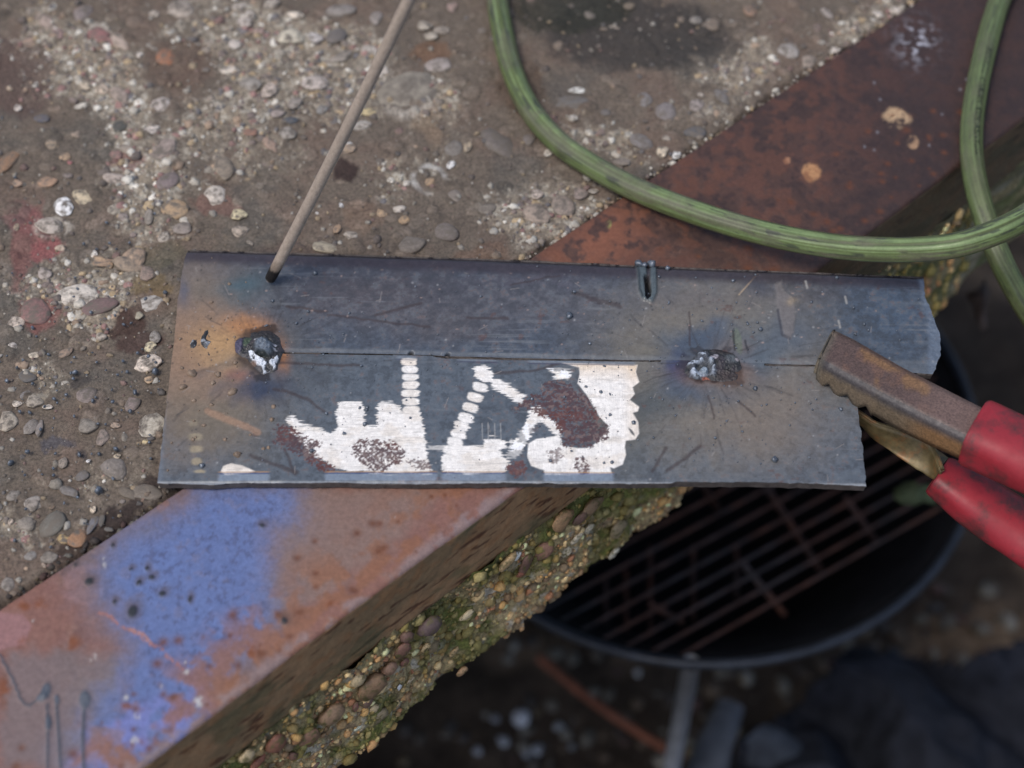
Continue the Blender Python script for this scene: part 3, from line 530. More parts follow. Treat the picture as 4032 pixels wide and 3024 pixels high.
# debris in the gap by the channel
kk = 700; sg = rng.uniform(-.28, .40, kk); ng = N_IN - np.abs(rng.normal(0, .0035, kk)) - .0006
G2 = sg[:, None] * EV + ng[:, None] * NV; G2[:, 2] = -.0025 + rng.uniform(0, .002, kk)
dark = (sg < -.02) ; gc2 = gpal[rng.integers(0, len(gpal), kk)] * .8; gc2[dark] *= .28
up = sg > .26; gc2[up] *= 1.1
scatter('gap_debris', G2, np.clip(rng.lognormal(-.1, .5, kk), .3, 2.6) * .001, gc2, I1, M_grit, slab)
# grit on the side face
kk = 6200; sg = rng.uniform(-.30, .30, kk); zg = rng.uniform(-.138, -.042, kk)
i1 = np.searchsorted(Ss, sg).clip(0, len(Ss) - 1); i2 = np.searchsorted(Zs, zg).clip(0, len(Zs) - 1); Gs = Ps[i1 * len(Zs) + i2].copy()
szs = np.clip(rng.lognormal(.15, .55, kk), .4, 4.2) * .001; Gs += NV * (szs * .15)[:, None]
gcs = gpal[rng.integers(0, len(gpal), kk)] * np.array((1.7, 1.32, .8)); f1g = f1[i1 * len(Zs) + i2]; mos = ss(.42, .55, f1g)[:, None]; gcs = gcs * (1 - mos * .75) + np.array((.17, .18, .05)) * mos * .75
basis = np.stack([EV, np.array([0, 0, 1.0]), NV])
scatter('side_grit', Gs, szs, gcs, I1, M_grit, slab, .6, basis)

# ------------------------------------------------------------------ welded plate
ZP = .0028                                     # underside of the plate on the channel
TH = .0042; ZT = ZP + TH
def edge_line(pts): return np.array([at(u, v, ZT)[:2] for u, v in pts])
def strip(top, bot, left, right, du=.00040, seed=0):
    """grid between four outline curves given as px marks on the plate plane"""
    def samp(L, n, jit, sd):
        L = edge_line(L); d = np.r_[0, np.cumsum(np.hypot(*np.diff(L, axis=0).T))]; t = np.linspace(0, d[-1], n)
        c = np.stack([np.interp(t, d, L[:, 0]), np.interp(t, d, L[:, 1])], 1)
        tg = np.gradient(c, axis=0); tg /= np.linalg.norm(tg, axis=1)[:, None] + 1e-12; nn_ = np.stack([-tg[:, 1], tg[:, 0]], 1)
        nz = (fbm(t * 260, t * 0 + sd, sd, 4, .6) - .5) * jit; nz *= np.clip(np.minimum(np.arange(n), np.arange(n)[::-1]) / 8, 0, 1)
        return c + nn_ * nz[:, None]
    W = np.hypot(*(edge_line(top[:1] + top[-1:])[1] - edge_line(top[:1] + top[-1:])[0])); H = np.hypot(*(edge_line([left[0]])[0] - edge_line([left[-1]])[0]))
    nu, nv = int(W / du), int(H / du)
    T_, B_ = samp(top, nu, .0003 if seed < 5 else .00002, seed + 1), samp(bot, nu, .0007 if seed > 5 else .00002, seed + 2); L_, R_ = samp(left, nv, .0009, seed + 3), samp(right, nv, .0014, seed + 4)
    u = np.linspace(0, 1, nu)[:, None, None]; v = np.linspace(0, 1, nv)[None, :, None]      # v: 0 top .. 1 bottom
    G = (1 - v) * T_[:, None] + v * B_[:, None] + (1 - u) * L_[None] + u * R_[None] - ((1 - u) * (1 - v) * T_[0] + u * (1 - v) * T_[-1] + (1 - u) * v * B_[0] + u * v * B_[-1])
    return G.reshape(-1, 2), nu, nv
plate = empty('welded_steel_plate', tuple(at(2016, 1450, ZP)))
tag(plate, 'pair of dark steel strips tack-welded edge to edge, with bright ground patches and heat tint', 'steel plate')
SEAM = [(560, 1362), (900, 1372), (1110, 1384), (1300, 1387), (1480, 1390), (1618, 1394), (1700, 1396), (1760, 1399), (1950, 1404), (2200, 1410), (2400, 1413), (2650, 1418), (3000, 1430), (3190, 1433)]
SEAML = [(683, 1366)] + [(u, v + (5.5 if 1110 <= u < 2600 or u > 3050 else 0)) for u, v in SEAM[1:]]
upper_s = strip([(741, 982), (1300, 997), (2016, 1020), (2520, 1043), (3000, 1062), (3637, 1087)], [(683, 1366)] + SEAM[1:-1] + [(3190, 1433), (3450, 1452), (3600, 1466), (3672, 1470)],
                [(741, 982), (725, 1030), (700, 1180), (683, 1366)], [(3637, 1087), (3643, 1165), (3670, 1235), (3700, 1310), (3702, 1400), (3672, 1470)], seed=1)
lower_s = strip(SEAML + [(3360, 1446)], [(620, 1900), (760, 1903), (840, 1906), (900, 1900), (1300, 1899), (1690, 1903), (2016, 1898), (2450, 1903), (2640, 1902), (2660, 1897), (3000, 1898), (3230, 1904), (3411, 1912)],
                [(683, 1366), (672, 1460), (648, 1650), (632, 1800), (620, 1900)], [(3360, 1446), (3362, 1540), (3378, 1620), (3395, 1750), (3411, 1912)], seed=11)
Z3 = lambda L: [(560 + x / 1.6263, 930 + y / 1.6263) for x, y in L]
Z4 = lambda L: [(1600 + x / 1.6263, 930 + y / 1.6263) for x, y in L]
W1, W2 = (1020, 1385), (2790, 1440)
streaks = []
rs = np.random.default_rng(5)
for (cx, cy), n in ((W1, 40), (W2, 60)):
    for k in range(n):
        a = rs.uniform(0, 2 * math.pi); r0 = rs.uniform(90, 520); L = rs.uniform(25, 120); a2 = a + rs.normal(0, .15)
        p0 = (cx + r0 * math.cos(a), cy + r0 * math.sin(a) * .8); p1 = (p0[0] + L * math.cos(a2), p0[1] + L * math.sin(a2) * .8)
        streaks.append((p0, p1, rs.uniform(2, 5), rs.uniform(.15, .45)))
for k in range(90):
    a = rs.uniform(0, 2 * math.pi); r0 = rs.uniform(60, 170); L = rs.uniform(30, 150); cx, cy = W2 if k % 3 else W1
    streaks.append(((cx + r0 * 1.2 * math.cos(a), cy + r0 * .8 * math.sin(a)), (cx + (r0 + L) * 1.2 * math.cos(a), cy + (r0 + L) * .8 * math.sin(a)), rs.uniform(2, 4.5), rs.uniform(.10, .28)))
scr = [((rs.uniform(700, 3600), rs.uniform(1000, 1880)), rs.uniform(-.6, .6) + (math.pi / 2 if rs.random() < .5 else 0), rs.uniform(10, 46)) for _ in range(60)]
def paint_plate(P, is_up, seed):
    p = Paint(P, (.105, .125, .148), seed=seed); X, Y = P[:, 0], P[:, 1]; p.r[:] = .31
    big = fbm(X * 30, Y * 60, 120 + seed); f = fbm(X * 220, Y * 220, 130, 4, .6); ff = fbm(X * 700, Y * 700, 131, 2)
    p.put(ss(.45, .7, big), (.088, .105, .126), .7)
    if is_up: p.put(np.ones(len(p.U)), (.066, .083, .112), .8)
    for (u, v, a, b_, c, al) in ((1500, 1110, 700, 90, (.058, .054, .064), .7), (1450, 1200, 420, 120, (.11, .085, .08), .5), (2150, 1200, 380, 110, (.115, .10, .10), .5), (1750, 1290, 220, 90, (.11, .09, .085), .5), (3150, 1150, 300, 60, (.09, .075, .08), .5),
            (3480, 1250, 180, 220, (.07, .10, .145), .8), (2100, 1090, 260, 30, (.10, .085, .10), .5), (1000, 1190, 120, 60, (.085, .11, .13), .6)):
        p.put(p.blob(u, v, a, b_, 0, 2, 60), c, al)
    mot = fbm(X * 260, Y * 260, 135, 4, .7); mot2 = fbm(X * 800, Y * 800, 136, 2)
    p.put(ss(.5, .68, mot), (.135, .15, .165), .45); p.put(ss(.5, .34, mot), (.052, .058, .068), .5); p.put(ss(.60, .70, mot) * ss(.5, .6, mot2), (.15, .10, .09), .45)
    rub = fbm(X * 25, Y * 700, 137, 3, .6); p.put(ss(.60, .75, rub) * ss(.45, .65, big), (.20, .215, .23), .4)
    # heat tint round the left tack
    p.put(p.blob(760, 1400, 270, 360, 0, 3.2, 50), (.28, .18, .115), .95); p.put(p.blob(830, 1650, 300, 170, 0, 2.2, 60), (.165, .14, .105), .85)
    p.put(p.blob(800, 1130, 170, 110, 0, 2, 40), (.175, .15, .12), .7); p.put(p.blob(960, 1130, 110, 60, -20, 2, 30), (.06, .10, .12), .85); p.put(p.blob(720, 1150, 30, 60, 0, 2, 20), (.07, .09, .14), .6)
    p.put(p.blob(860, 1500, 170, 70, 10, 2, 40), (.25, .175, .13), .6)
    p.put(p.blob(880, 1360, 130, 90, 0, 2.4, 30), (.46, .28, .13), .8); p.put(p.blob(985, 1290, 105, 50, 8, 2.4, 25), (.40, .19, .08), .9); p.put(p.blob(1112, 1400, 34, 70, 0, 2.4, 14), (.55, .20, .03), .95)
    p.put(p.blob(905, 1440, 80, 60, 0, 2.2, 20), (.34, .24, .14), .6); p.put(p.blob(1130, 1330, 70, 80, 0, 2, 20), (.10, .10, .095), .6)
    p.put(p.blob(1030, 1525, 120, 58, 0, 2.2, 25), (.035, .048, .085), .95); p.put(p.blob(930, 1475, 50, 24, 0, 2, 10), (.33, .12, .08), .5); p.put(p.blob(1190, 1450, 150, 110, 20, 2, 30), (.085, .088, .09), .5)
    for th in range(7):
        a = math.radians(25 + th * 22); p.put(p.line([(1020 + 80 * math.cos(a), 1385 + 80 * math.sin(a)), (1020 + 260 * math.cos(a), 1385 + 230 * math.sin(a))], 16, .9, 12), (.06, .07, .09), .3)
    # and the right one
    p.put(p.blob(2790, 1440, 460, 380, 0, 3.2, 70), (.215, .185, .14), .85); p.put(p.blob(3000, 1640, 300, 200, 0, 2, 60), (.19, .155, .125), .75); p.put(p.blob(2450, 1650, 130, 220, 0, 2, 40), (.11, .105, .085), .7); p.put(p.blob(2790, 1440, 230, 170, 0, 4, 60), (.055, .082, .118), .8)
    for (u, v, a, b_, c, al) in ((2740, 1345, 95, 50, (.068, .092, .13), .75), (2830, 1290, 60, 50, (.08, .105, .145), .6), (2650, 1440, 55, 80, (.035, .055, .12), .95), (2700, 1540, 110, 50, (.066, .092, .13), .75), (2990, 1400, 110, 130, (.07, .105, .14), .75),
            (2870, 1500, 160, 60, (.20, .15, .11), .6), (2560, 1600, 110, 70, (.065, .08, .09), .7), (3110, 1330, 100, 90, (.08, .11, .15), .6), (2560, 1390, 90, 40, (.16, .15, .12), .5), (2620, 1330, 60, 50, (.10, .12, .14), .6), (2730, 1180, 220, 50, (.13, .12, .12), .5),
            (2900, 1370, 90, 40, (.19, .15, .13), .6), (2990, 1130, 60, 45, (.06, .065, .085), .7), (2800, 1465, 150, 42, (.33, .14, .05), .45)):
        p.put(p.blob(u, v, a, b_, 0, 2.2, 30), c, al)
    for (u, v, a, b_, c, al) in ((2800, 1450, 135, 62, (.030, .020, .018), .9), (2700, 1440, 50, 50, (.03, .03, .045), .8), (2880, 1490, 70, 40, (.06, .035, .025), .7), (1020, 1390, 112, 100, (.03, .022, .018), .75), (1040, 1310, 70, 30, (.035, .022, .015), .8), (1020, 1480, 60, 26, (.03, .028, .03), .8), (2800, 1385, 100, 20, (.03, .025, .025), .6)):
        m = p.blob(u, v, a, b_, 0, 3, 34); p.put(ss(.3, .75, m * (.75 + .5 * f)), c, al)
    p.put(ss(.35, .7, p.blob(2905, 1345, 22, 62, -8, 3, 10)), (.14, .17, .12), .6); p.put(p.line([(2888, 1300), (2892, 1380)], 4, .7, 4), (.03, .03, .03), .8); p.put(p.line([(2935, 1340), (2945, 1385)], 4, .7, 4), (.03, .03, .035), .8)
    for k in range(420):
        u, v = rs.uniform(640, 3660), rs.uniform(1000, 1890); r_ = rs.uniform(1.8, 4.2); m = (np.abs(p.U - u) < 12) & (np.abs(p.V - v) < 12); mm_ = np.zeros(len(p.U)); mm_[m] = np.exp(-((p.U[m] - u) ** 2 + (p.V[m] - v) ** 2) / r_ ** 2)
        p.put(mm_, (.03, .03, .035) if rs.random() < .75 else (.36, .36, .36), .75)
    # soot streaks, scratches
    for (a, b_, wd, al) in streaks: p.put(p.line([a, b_], wd, .8, 6), (.05, .045, .045), al)
    for L, wd in (([(1130, 1205), (1290, 1225)], 5), ([(1290, 1240), (1500, 1265), (1690, 1288)], 4), ([(1480, 1240), (1660, 1195)], 5), ([(2260, 1150), (2360, 1185), (2440, 1205)], 9), ([(1840, 1250), (2000, 1252)], 5), ([(2010, 1120), (2200, 1085)], 3),
                  ([(1950, 1470), (2080, 1462), (2200, 1432)], 6), ([(990, 1790), (1060, 1820), (1170, 1860)], 8), ([(1120, 1770), (1165, 1870)], 6), ([(1080, 1530), (1210, 1570), (1280, 1625)], 7), ([(1070, 1430), (1420, 1440)], 5), ([(2710, 1230), (2720, 1360)], 4), ([(2570, 1860), (2620, 1760)], 6), ([(2630, 1850), (2760, 1760)], 8), ([(2910, 1580), (2975, 1640)], 5), ([(2790, 1560), (2815, 1650)], 4)):
        p.put(p.line(L, wd, .8, 8), (.055, .04, .038), .65)
    for (a, ang, L) in scr: p.put(p.line([a, (a[0] + L * math.cos(ang), a[1] + L * math.sin(ang))], 1.8, .6), (.30, .27, .25), .5)
    p.put(p.line([(2910, 1160), (2990, 1070)], 3, .6), (.4, .3, .2), .7)
    for k in range(70):
        u, v = rs.uniform(760, 3600), rs.uniform(1020, 1400); p.put(p.blob(u, v, rs.uniform(2, 6), rs.uniform(2, 4), 0, 2, 1, .4), (.38, .28, .24), .6)
    p.put(ss(.68, .76, f) * ss(.55, .65, big), (.12, .065, .055), .5)
    if is_up:
        # rolled far edge, cleaner blue-grey lip along the seam, dull scar
        top_v = 982 + (p.U - 741) * .0363
        p.put(ss(70, 30, p.V - top_v), (.042, .034, .042), .85); p.put(ss(14, 4, p.V - top_v), (.022, .022, .03), .8)
        sv = np.interp(p.U, [a for a, b_ in SEAM], [b_ for a, b_ in SEAM]); m = ss(24, 5, sv - p.V) * (p.U > 1110); p.put(m, (.16, .18, .20), .4); p.h += -.0005 * ss(16, 2, sv - p.V) * ss(1090, 1130, p.U) * (1 - ss(2560, 2600, p.U) * ss(3060, 3020, p.U))
        m = p.poly([(3050, 1120), (3075, 1105), (3100, 1150), (3130, 1170), (3140, 1215), (3130, 1250), (3120, 1310), (3110, 1332), (3085, 1325), (3075, 1260), (3055, 1190)], 8, 12); p.put(m, (.17, .155, .15), .8); p.put(p.blob(3122, 1185, 24, 18), (.3, .24, .17), .7); p.h += m * .0005
        p.put(p.line([(3062, 1220), (3080, 1320), (3110, 1334)], 5, .7), (.04, .04, .05), .7)
        for (u, v) in ((3172, 1120), (3328, 1180), (3302, 1275)): p.put(p.line([(u, v - 12), (u + 6, v + 14)], 4, .8), (.36, .35, .33), .75)
        # torch slit with its rolled lips
        m = p.poly([(2538, 1086), (2552, 1086), (2556, 1110), (2564, 1150), (2560, 1172), (2550, 1180), (2542, 1168), (2542, 1130)], 3); p.put(m, (.012, .012, .014), 1); p.h -= m * .0042
        lip = p.line([(2512, 1038), (2520, 1062), (2524, 1110), (2528, 1150), (2540, 1172)], 12, .5) + p.line([(2572, 1040), (2572, 1080), (2574, 1120), (2574, 1155), (2562, 1180)], 12, .5) + p.line([(2532, 1040), (2536, 1080)], 11, .5)
        lip = np.clip(lip, 0, 1) * (1 - m); p.put(lip, (.085, .11, .12), .85); p.h += lip * .0013; p.r -= lip * .12
        p.put(p.line([(2508, 1040), (2516, 1080), (2518, 1140), (2530, 1170)], 4, .5), (.02, .025, .03), .7)
        ed = ss(3640, 3665, p.U + (p.V < 1240) * (1240 - p.V) * .28 + (p.V > 1400) * 0 + p.wx * 30); p.put(ed, (.15, .19, .25), .6); p.h += ed * (ff - .5) * .0008
        p.put(ss(1445, 1462, p.V + p.wy * 20 - (p.U - 3450) * .06) * (p.U > 3350), (.16, .2, .25), .6)
    else:
        white = (.88, .845, .79)
        cream = fbm(X * 110, Y * 160, 147, 4, .6); strk = fbm(X * 90, Y * 900, 148, 3, .7)
        def bright(m, warm=0, hb=1, vb=0):
            c = np.array(white) * (1 - warm) + np.array((.74, .56, .37)) * warm
            p.put(m, c, .97); p.put(m * ss(.5, .7, cream), (.72, .64, .54), .5); p.put(m * ss(.62, .7, strk), (.38, .35, .32), .3); p.b = np.maximum(p.b, m * hb); p.bv = np.maximum(p.bv, m * vb); p.r = p.r * (1 - m) + .42 * m; p.h -= m * .00006
        rag = (fbm(X * 70, Y * 1100, 140, 3, .7) - .5) * 42 * ss(.35, .6, fbm(X * 30, Y * 30, 144)) + (fbm(X * 300, Y * 1500, 146, 2) - .5) * 6; ragv = (fbm(X * 1100, Y * 90, 141, 2) - .5) * 26
        sk = fbm(X * 110, Y * 1500, 151, 3, .6); skv = fbm(X * 1500, Y * 110, 152, 3, .6)
        def rp_(pts, warp=4, vert=False, soft=3):
            t_ = np.clip(.5 - (p.sdf(pts, warp) + (ragv if vert else rag) * .7) / 34, 0, 1); return ss(.36, .62, t_ + ((skv if vert else sk) - .5) * 1.0 * (1 - np.abs(t_ * 2 - 1)))
        A = Z3([(925, 1168), (965, 1158), (1020, 1200), (1100, 1215), (1150, 1228), (1205, 1270), (1245, 1225), (1243, 1110), (1262, 1068), (1320, 1054), (1395, 1064), (1420, 1100), (1428, 1205), (1500, 1215), (1506, 1090), (1530, 1062), (1600, 1064), (1648, 1085),
                (1662, 1130), (1775, 1125), (1798, 1200), (1815, 1330), (1830, 1440), (1862, 1500), (1850, 1520), (1500, 1512), (1330, 1505), (1230, 1470), (1130, 1420), (1060, 1380), (1000, 1300), (930, 1195)])
        bright(rp_(A, 3))
        for y, w_ in ((802, 50), (850, 46), (902, 48), (953, 50), (1005, 54), (1058, 50), (1110, 52)):
            x = 1710 + (y - 800) * .04; (u, v), = Z3([(x, y)]); bright(p.rrect(u, v, w_ / 1.55 + (rag * .9), 14.5, 0, 3, .14), .35 if y < 820 else 0)
        for (x, y) in ((475, 965), (440, 1030), (410, 1098), (383, 1163), (358, 1215), (333, 1265), (310, 1318), (285, 1370)):
            (u, v), = Z4([(x, y)]); bright(p.rrect(u, v, 30 + rag * .8, 17.5, 14, 3, .16))
        bright(rp_(Z4([(440, 850), (500, 835), (560, 890), (545, 930), (500, 940), (450, 900)]), 3)); bright(rp_(Z4([(540, 925), (590, 915), (700, 975), (765, 1025), (735, 1075), (690, 1060), (610, 1010), (545, 965)]), 3))
        bright(rp_(Z4([(790, 1090), (860, 1080), (880, 1130), (905, 1160), (990, 1225), (985, 1300), (930, 1250), (860, 1180), (800, 1220), (770, 1180)]), 4)); bright(rp_(Z4([(790, 1130), (850, 1140), (800, 1260), (745, 1370), (690, 1425), (640, 1400), (690, 1310), (740, 1230)]), 8) * (.45 + .9 * ss(.4, .55, f)))
        bright(rp_(Z4([(215, 1485), (235, 1400), (290, 1362), (345, 1350), (430, 1340), (490, 1340), (500, 1300), (540, 1282), (600, 1292), (642, 1322), (638, 1350), (600, 1372), (612, 1402), (665, 1440), (640, 1500), (600, 1520), (255, 1522)]), 3))
        bright(rp_(Z4([(900, 850), (985, 845), (1060, 870), (1040, 905), (980, 920), (930, 915), (960, 880)]), 6) * (.4 + ss(.42, .55, f)))
        bright(rp_(Z4([(130, 1335), (240, 1345), (230, 1375), (150, 1372)]), 4) * .5)
        Eg = [(1000, 812), (1480, 825), (1470, 870), (1490, 935), (1448, 968), (1462, 1010), (1430, 1050), (1490, 1092), (1482, 1122), (1448, 1130), (1484, 1190), (1490, 1265), (1465, 1303), (1405, 1308), (1398, 1350), (1405, 1400), (1385, 1462), (1330, 1487), (1303, 1480), (1320, 1526),
              (888, 1526), (880, 1498), (800, 1470), (775, 1410), (780, 1330), (830, 1298), (960, 1280), (990, 1295), (1000, 1340), (1100, 1358), (1180, 1352), (1230, 1310), (1300, 1215), (1240, 1160), (1160, 1020), (1095, 940), (1110, 880), (1108, 840)]
        m = 1 - ss(-3, 3, p.sdf(Z4(Eg), 2)); wv = ss(1520, 1430, p.V); warm = (m * wv * .7 + m * ss(2440, 2500, p.U) * .4)
        bright(m, 0, 0, .8); p.put(m * np.clip(warm, 0, 1), (.74, .56, .37), .75)
        p.put(m * p.line(Z4([(1110, 905), (1250, 985), (1400, 1010), (1460, 1000)]), 5, .6), (.9, .85, .78), .5); p.put(m * p.line(Z4([(1150, 940), (1290, 1030), (1400, 1100), (1470, 1110)]), 5, .6), (.9, .85, .78), .5)
        for xx in (485, 523, 565, 603): p.put(p.line(Z4([(xx, 1200), (xx + 3, 1300)]), 2.5, .6), (.36, .36, .35), .6)
        p.put(rp_(Z4([(660, 1295), (680, 1290), (680, 1330), (665, 1345)]), 2), white, .7)
        bright(1 - ss(-3, 3, p.sdf(Z3([(502, 1510), (520, 1475), (570, 1458), (640, 1470), (720, 1508), (650, 1518), (590, 1524), (540, 1532)]), 3)), .25)
        for (x, y, a, b_, al) in ((325, 1195, 30, 22, .35), (340, 1285, 45, 20, .6), (345, 1362, 40, 22, .75), (350, 1445, 32, 22, .8), (365, 1508, 34, 10, .8)):
            (u, v), = Z3([(x, y)]); p.put(p.rrect(u, v, a / 1.6, b_ / 1.6, 0, 5, .4), (.36, .30, .20), al)
        p.put(p.line(Z3([(420, 1120), (560, 1180), (740, 1258)]), 13, .45, 6), (.36, .22, .14), .6)
        # rust blooms
        fg = fbm(X * 1100, Y * 1100, 133, 2, .7)
        def bloom(m, al=.95):
            mm = ss(.44, .60, m * .95 + (f - .5) * .9 + (fg - .5) * 2.2) * ss(.04, .35, m); mm = mm * (.5 + .5 * ss(.38, .52, fg)); p.put(mm, (.085, .048, .052), al); p.put(mm * ss(.55, .7, ff), (.24, .18, .16), .55); p.put(mm * ss(.48, .62, fbm(X * 60, Y * 60, 150)), (.13, .045, .035), .6)
            p.b *= 1 - mm; p.bv *= 1 - mm; p.r += mm * .2
        sfm = lambda pts, so: 1 - ss(-so, so, p.sdf(pts, 14))
        bloom(sfm(Z3([(860, 1200), (950, 1220), (1040, 1290), (1130, 1340), (1100, 1390), (1180, 1450), (1260, 1490), (1200, 1510), (1080, 1440), (960, 1390), (850, 1330)]), 24)); bloom(sfm(Z3([(1330, 1330), (1400, 1295), (1500, 1290), (1600, 1320), (1680, 1385), (1650, 1440), (1560, 1490), (1450, 1495), (1380, 1440), (1340, 1380)]), 16))
        bloom(sfm(Z3([(1680, 1440), (1760, 1430), (1850, 1470), (1840, 1500), (1740, 1490)]), 12), .8)
        bloom(sfm(Z4([(870, 930), (1000, 925), (1090, 990), (1170, 1035), (1230, 1150), (1312, 1215), (1285, 1300), (1180, 1350), (1000, 1335), (985, 1240), (905, 1165), (760, 1100), (700, 1120), (680, 1100), (800, 1020), (860, 1020)]), 16)); bloom(sfm(Z4([(1090, 1410), (1130, 1400), (1175, 1450), (1180, 1530), (1110, 1530), (1085, 1470)]), 8))
        bloom(sfm(Z4([(900, 1380), (980, 1340), (1010, 1400), (960, 1450), (910, 1450)]), 12), .7); bloom(sfm(Z4([(680, 1440), (740, 1430), (770, 1500), (700, 1540), (640, 1500)]), 14), .7); bloom(sfm(Z4([(-50, 1530), (100, 1540), (260, 1545), (250, 1590), (-50, 1580)]), 8), .6)
        # pale blue worn strip along the near edge, dark heat line above it
        bot = np.interp(p.U, [620, 1300, 2016, 3411], [1902, 1900, 1900, 1911]); e = bot - p.V
        for x0, x1 in ((860, 1060), (1280, 1720), (1740, 1990), (2140, 2415)):
            mm = ss(x0 - 10, x0 + 10, p.U) * ss(x1 + 10, x1 - 10, p.U); p.put(mm * ss(36, 32, e) * ss(6, 10, e), (.24, .29, .36), .7); p.put(mm * ss(3, 1, np.abs(e - 37)), (.05, .09, .22), .8); p.put(mm * ss(4, 1, np.abs(e - 42)), (.4, .24, .12), .7)
        tv = np.interp(p.U, [a for a, b_ in SEAM], [b_ + 6 for a, b_ in SEAM]); e2 = p.V - tv
        for x0, x1 in ((1560, 1640), (1800, 1960), (2080, 2500)):
            mm = ss(x0 - 10, x0 + 10, p.U) * ss(x1 + 10, x1 - 10, p.U); p.put(mm * ss(16, 12, e2) * ss(2, 5, e2), (.20, .23, .27), .6); p.put(mm * ss(3, 1, np.abs(e2 - 17)), (.06, .06, .10), .7)
        p.put(ss(9, 2, e) * (.3 + .9 * f), (.34, .36, .38), .8); p.h -= ss(10, 0, e) * .0009 * fbm(p.U / 60, p.V * 0, 160)
        p.put(ss(648, 628, p.U + (1900 - p.V) * -.05), (.17, .2, .24), .4)
        m = p.blob(2487, 1700, 5, 20, -35, 2, 3, .4); p.put(m, (.03, .04, .05), .9)
    return p
def plate_part(nm, data, is_up):
    G, nu, nv = data; Pp = np.concatenate([G, np.full((len(G), 1), ZT)], 1); p = paint_plate(Pp, is_up, 300)
    if is_up:
        ii = np.arange(nu * nv) % nv; dd = ii / (nv - 1) * .066         # distance from the far edge, rolled over
        p.h -= .0016 * (1 - ss(0, .0035, dd)) ** 1.5
        for (u, v, r) in ((1618, 1391, 9), (1762, 1396, 9)): m = p.blob(u, v, r, r * .8, 0, 2, 0, .35); p.put(m, (.01, .01, .012), 1); p.h -= m * .004
    else:
        tv = np.interp(p.U, [a for a, b_ in SEAM], [b_ + 5.5 for a, b_ in SEAM]); gapw = np.interp(p.U, [1110, 1400, 1700, 1760, 1850, 2300, 2500, 2700, 3000, 3040, 3360], [1, 1, 0, 6, 4, 3, 1, 0, 0, 2, 2]); m = ss(gapw + 1.5, gapw - .5, p.V - tv) * (gapw > .5) * (p.U > 1110); p.put(m, (.015, .015, .018), .95); p.h -= m * .003
        m = ss(1000, 900, p.U) * ss(6, 0, p.V - tv)
    p.h += (fbm(Pp[:, 0] * 60, Pp[:, 1] * 60, 170) - .5) * .0007 + (fbm(Pp[:, 0] * 600, Pp[:, 1] * 600, 171, 2) - .5) * .00009
    Pp[:, 2] += p.h
    # skirt
    idx = np.arange(nu * nv).reshape(nu, nv); loop = np.r_[idx[:, 0], idx[-1, 1:], idx[::-1, -1][1:], idx[0, ::-1][1:-1]]
    rings = []; V = [Pp]; C = [p.c]; base = len(Pp); prev = loop
    cen = Pp.mean(0)
    arc = np.arange(len(loop)) * .45; Q = [gridquads(nu, nv)[:, ::-1]]
    R0 = Pp[loop].copy(); V.append(R0); C.append(np.clip(p.c[loop] * 1.15, 0, .5)); prev = base + np.arange(len(loop)); base += len(loop)
    for k, (dz, inn) in enumerate(((.0006, -.0001), (.0022, .0002), (TH, .0003))):
        R = Pp[loop].copy(); R[:, 2] = ZT - dz + (fbm(arc * .12, arc * 0 + k, 180 + k) - .5) * .0006 * (k < 2); o_ = np.zeros(len(loop))
        dirv = R - cen; dirv[:, 2] = 0; dirv /= np.linalg.norm(dirv, axis=1)[:, None]; R -= dirv * (inn + (fbm(arc * .2, arc * 0, 190 + k)[:, None] - .5) * .0006)
        V.append(R); f_ = fbm(arc * .3, arc * 0 + k * 3, 200); c_ = np.array((.075, .065, .062))[None] * (.6 + .9 * f_[:, None]); C.append(c_)
        cur = base + np.arange(len(loop)); base += len(loop); Q.append(np.stack([prev, np.roll(prev, -1), np.roll(cur, -1), cur], 1)); prev = cur
    V = np.concatenate(V); C = np.concatenate(C); nx = len(V) - len(Pp)
    me = mesh_np(nm, V, np.concatenate(Q), True, {'rgh': np.r_[p.r, np.full(nx, .6)], 'brush': np.r_[p.b, np.zeros(nx)], 'brushv': np.r_[p.bv, np.zeros(nx)]}, C)
    return child(link(nm, me, M_plate), plate)
plate_part('upper_strip', upper_s, True); plate_part('lower_strip', lower_s, False)

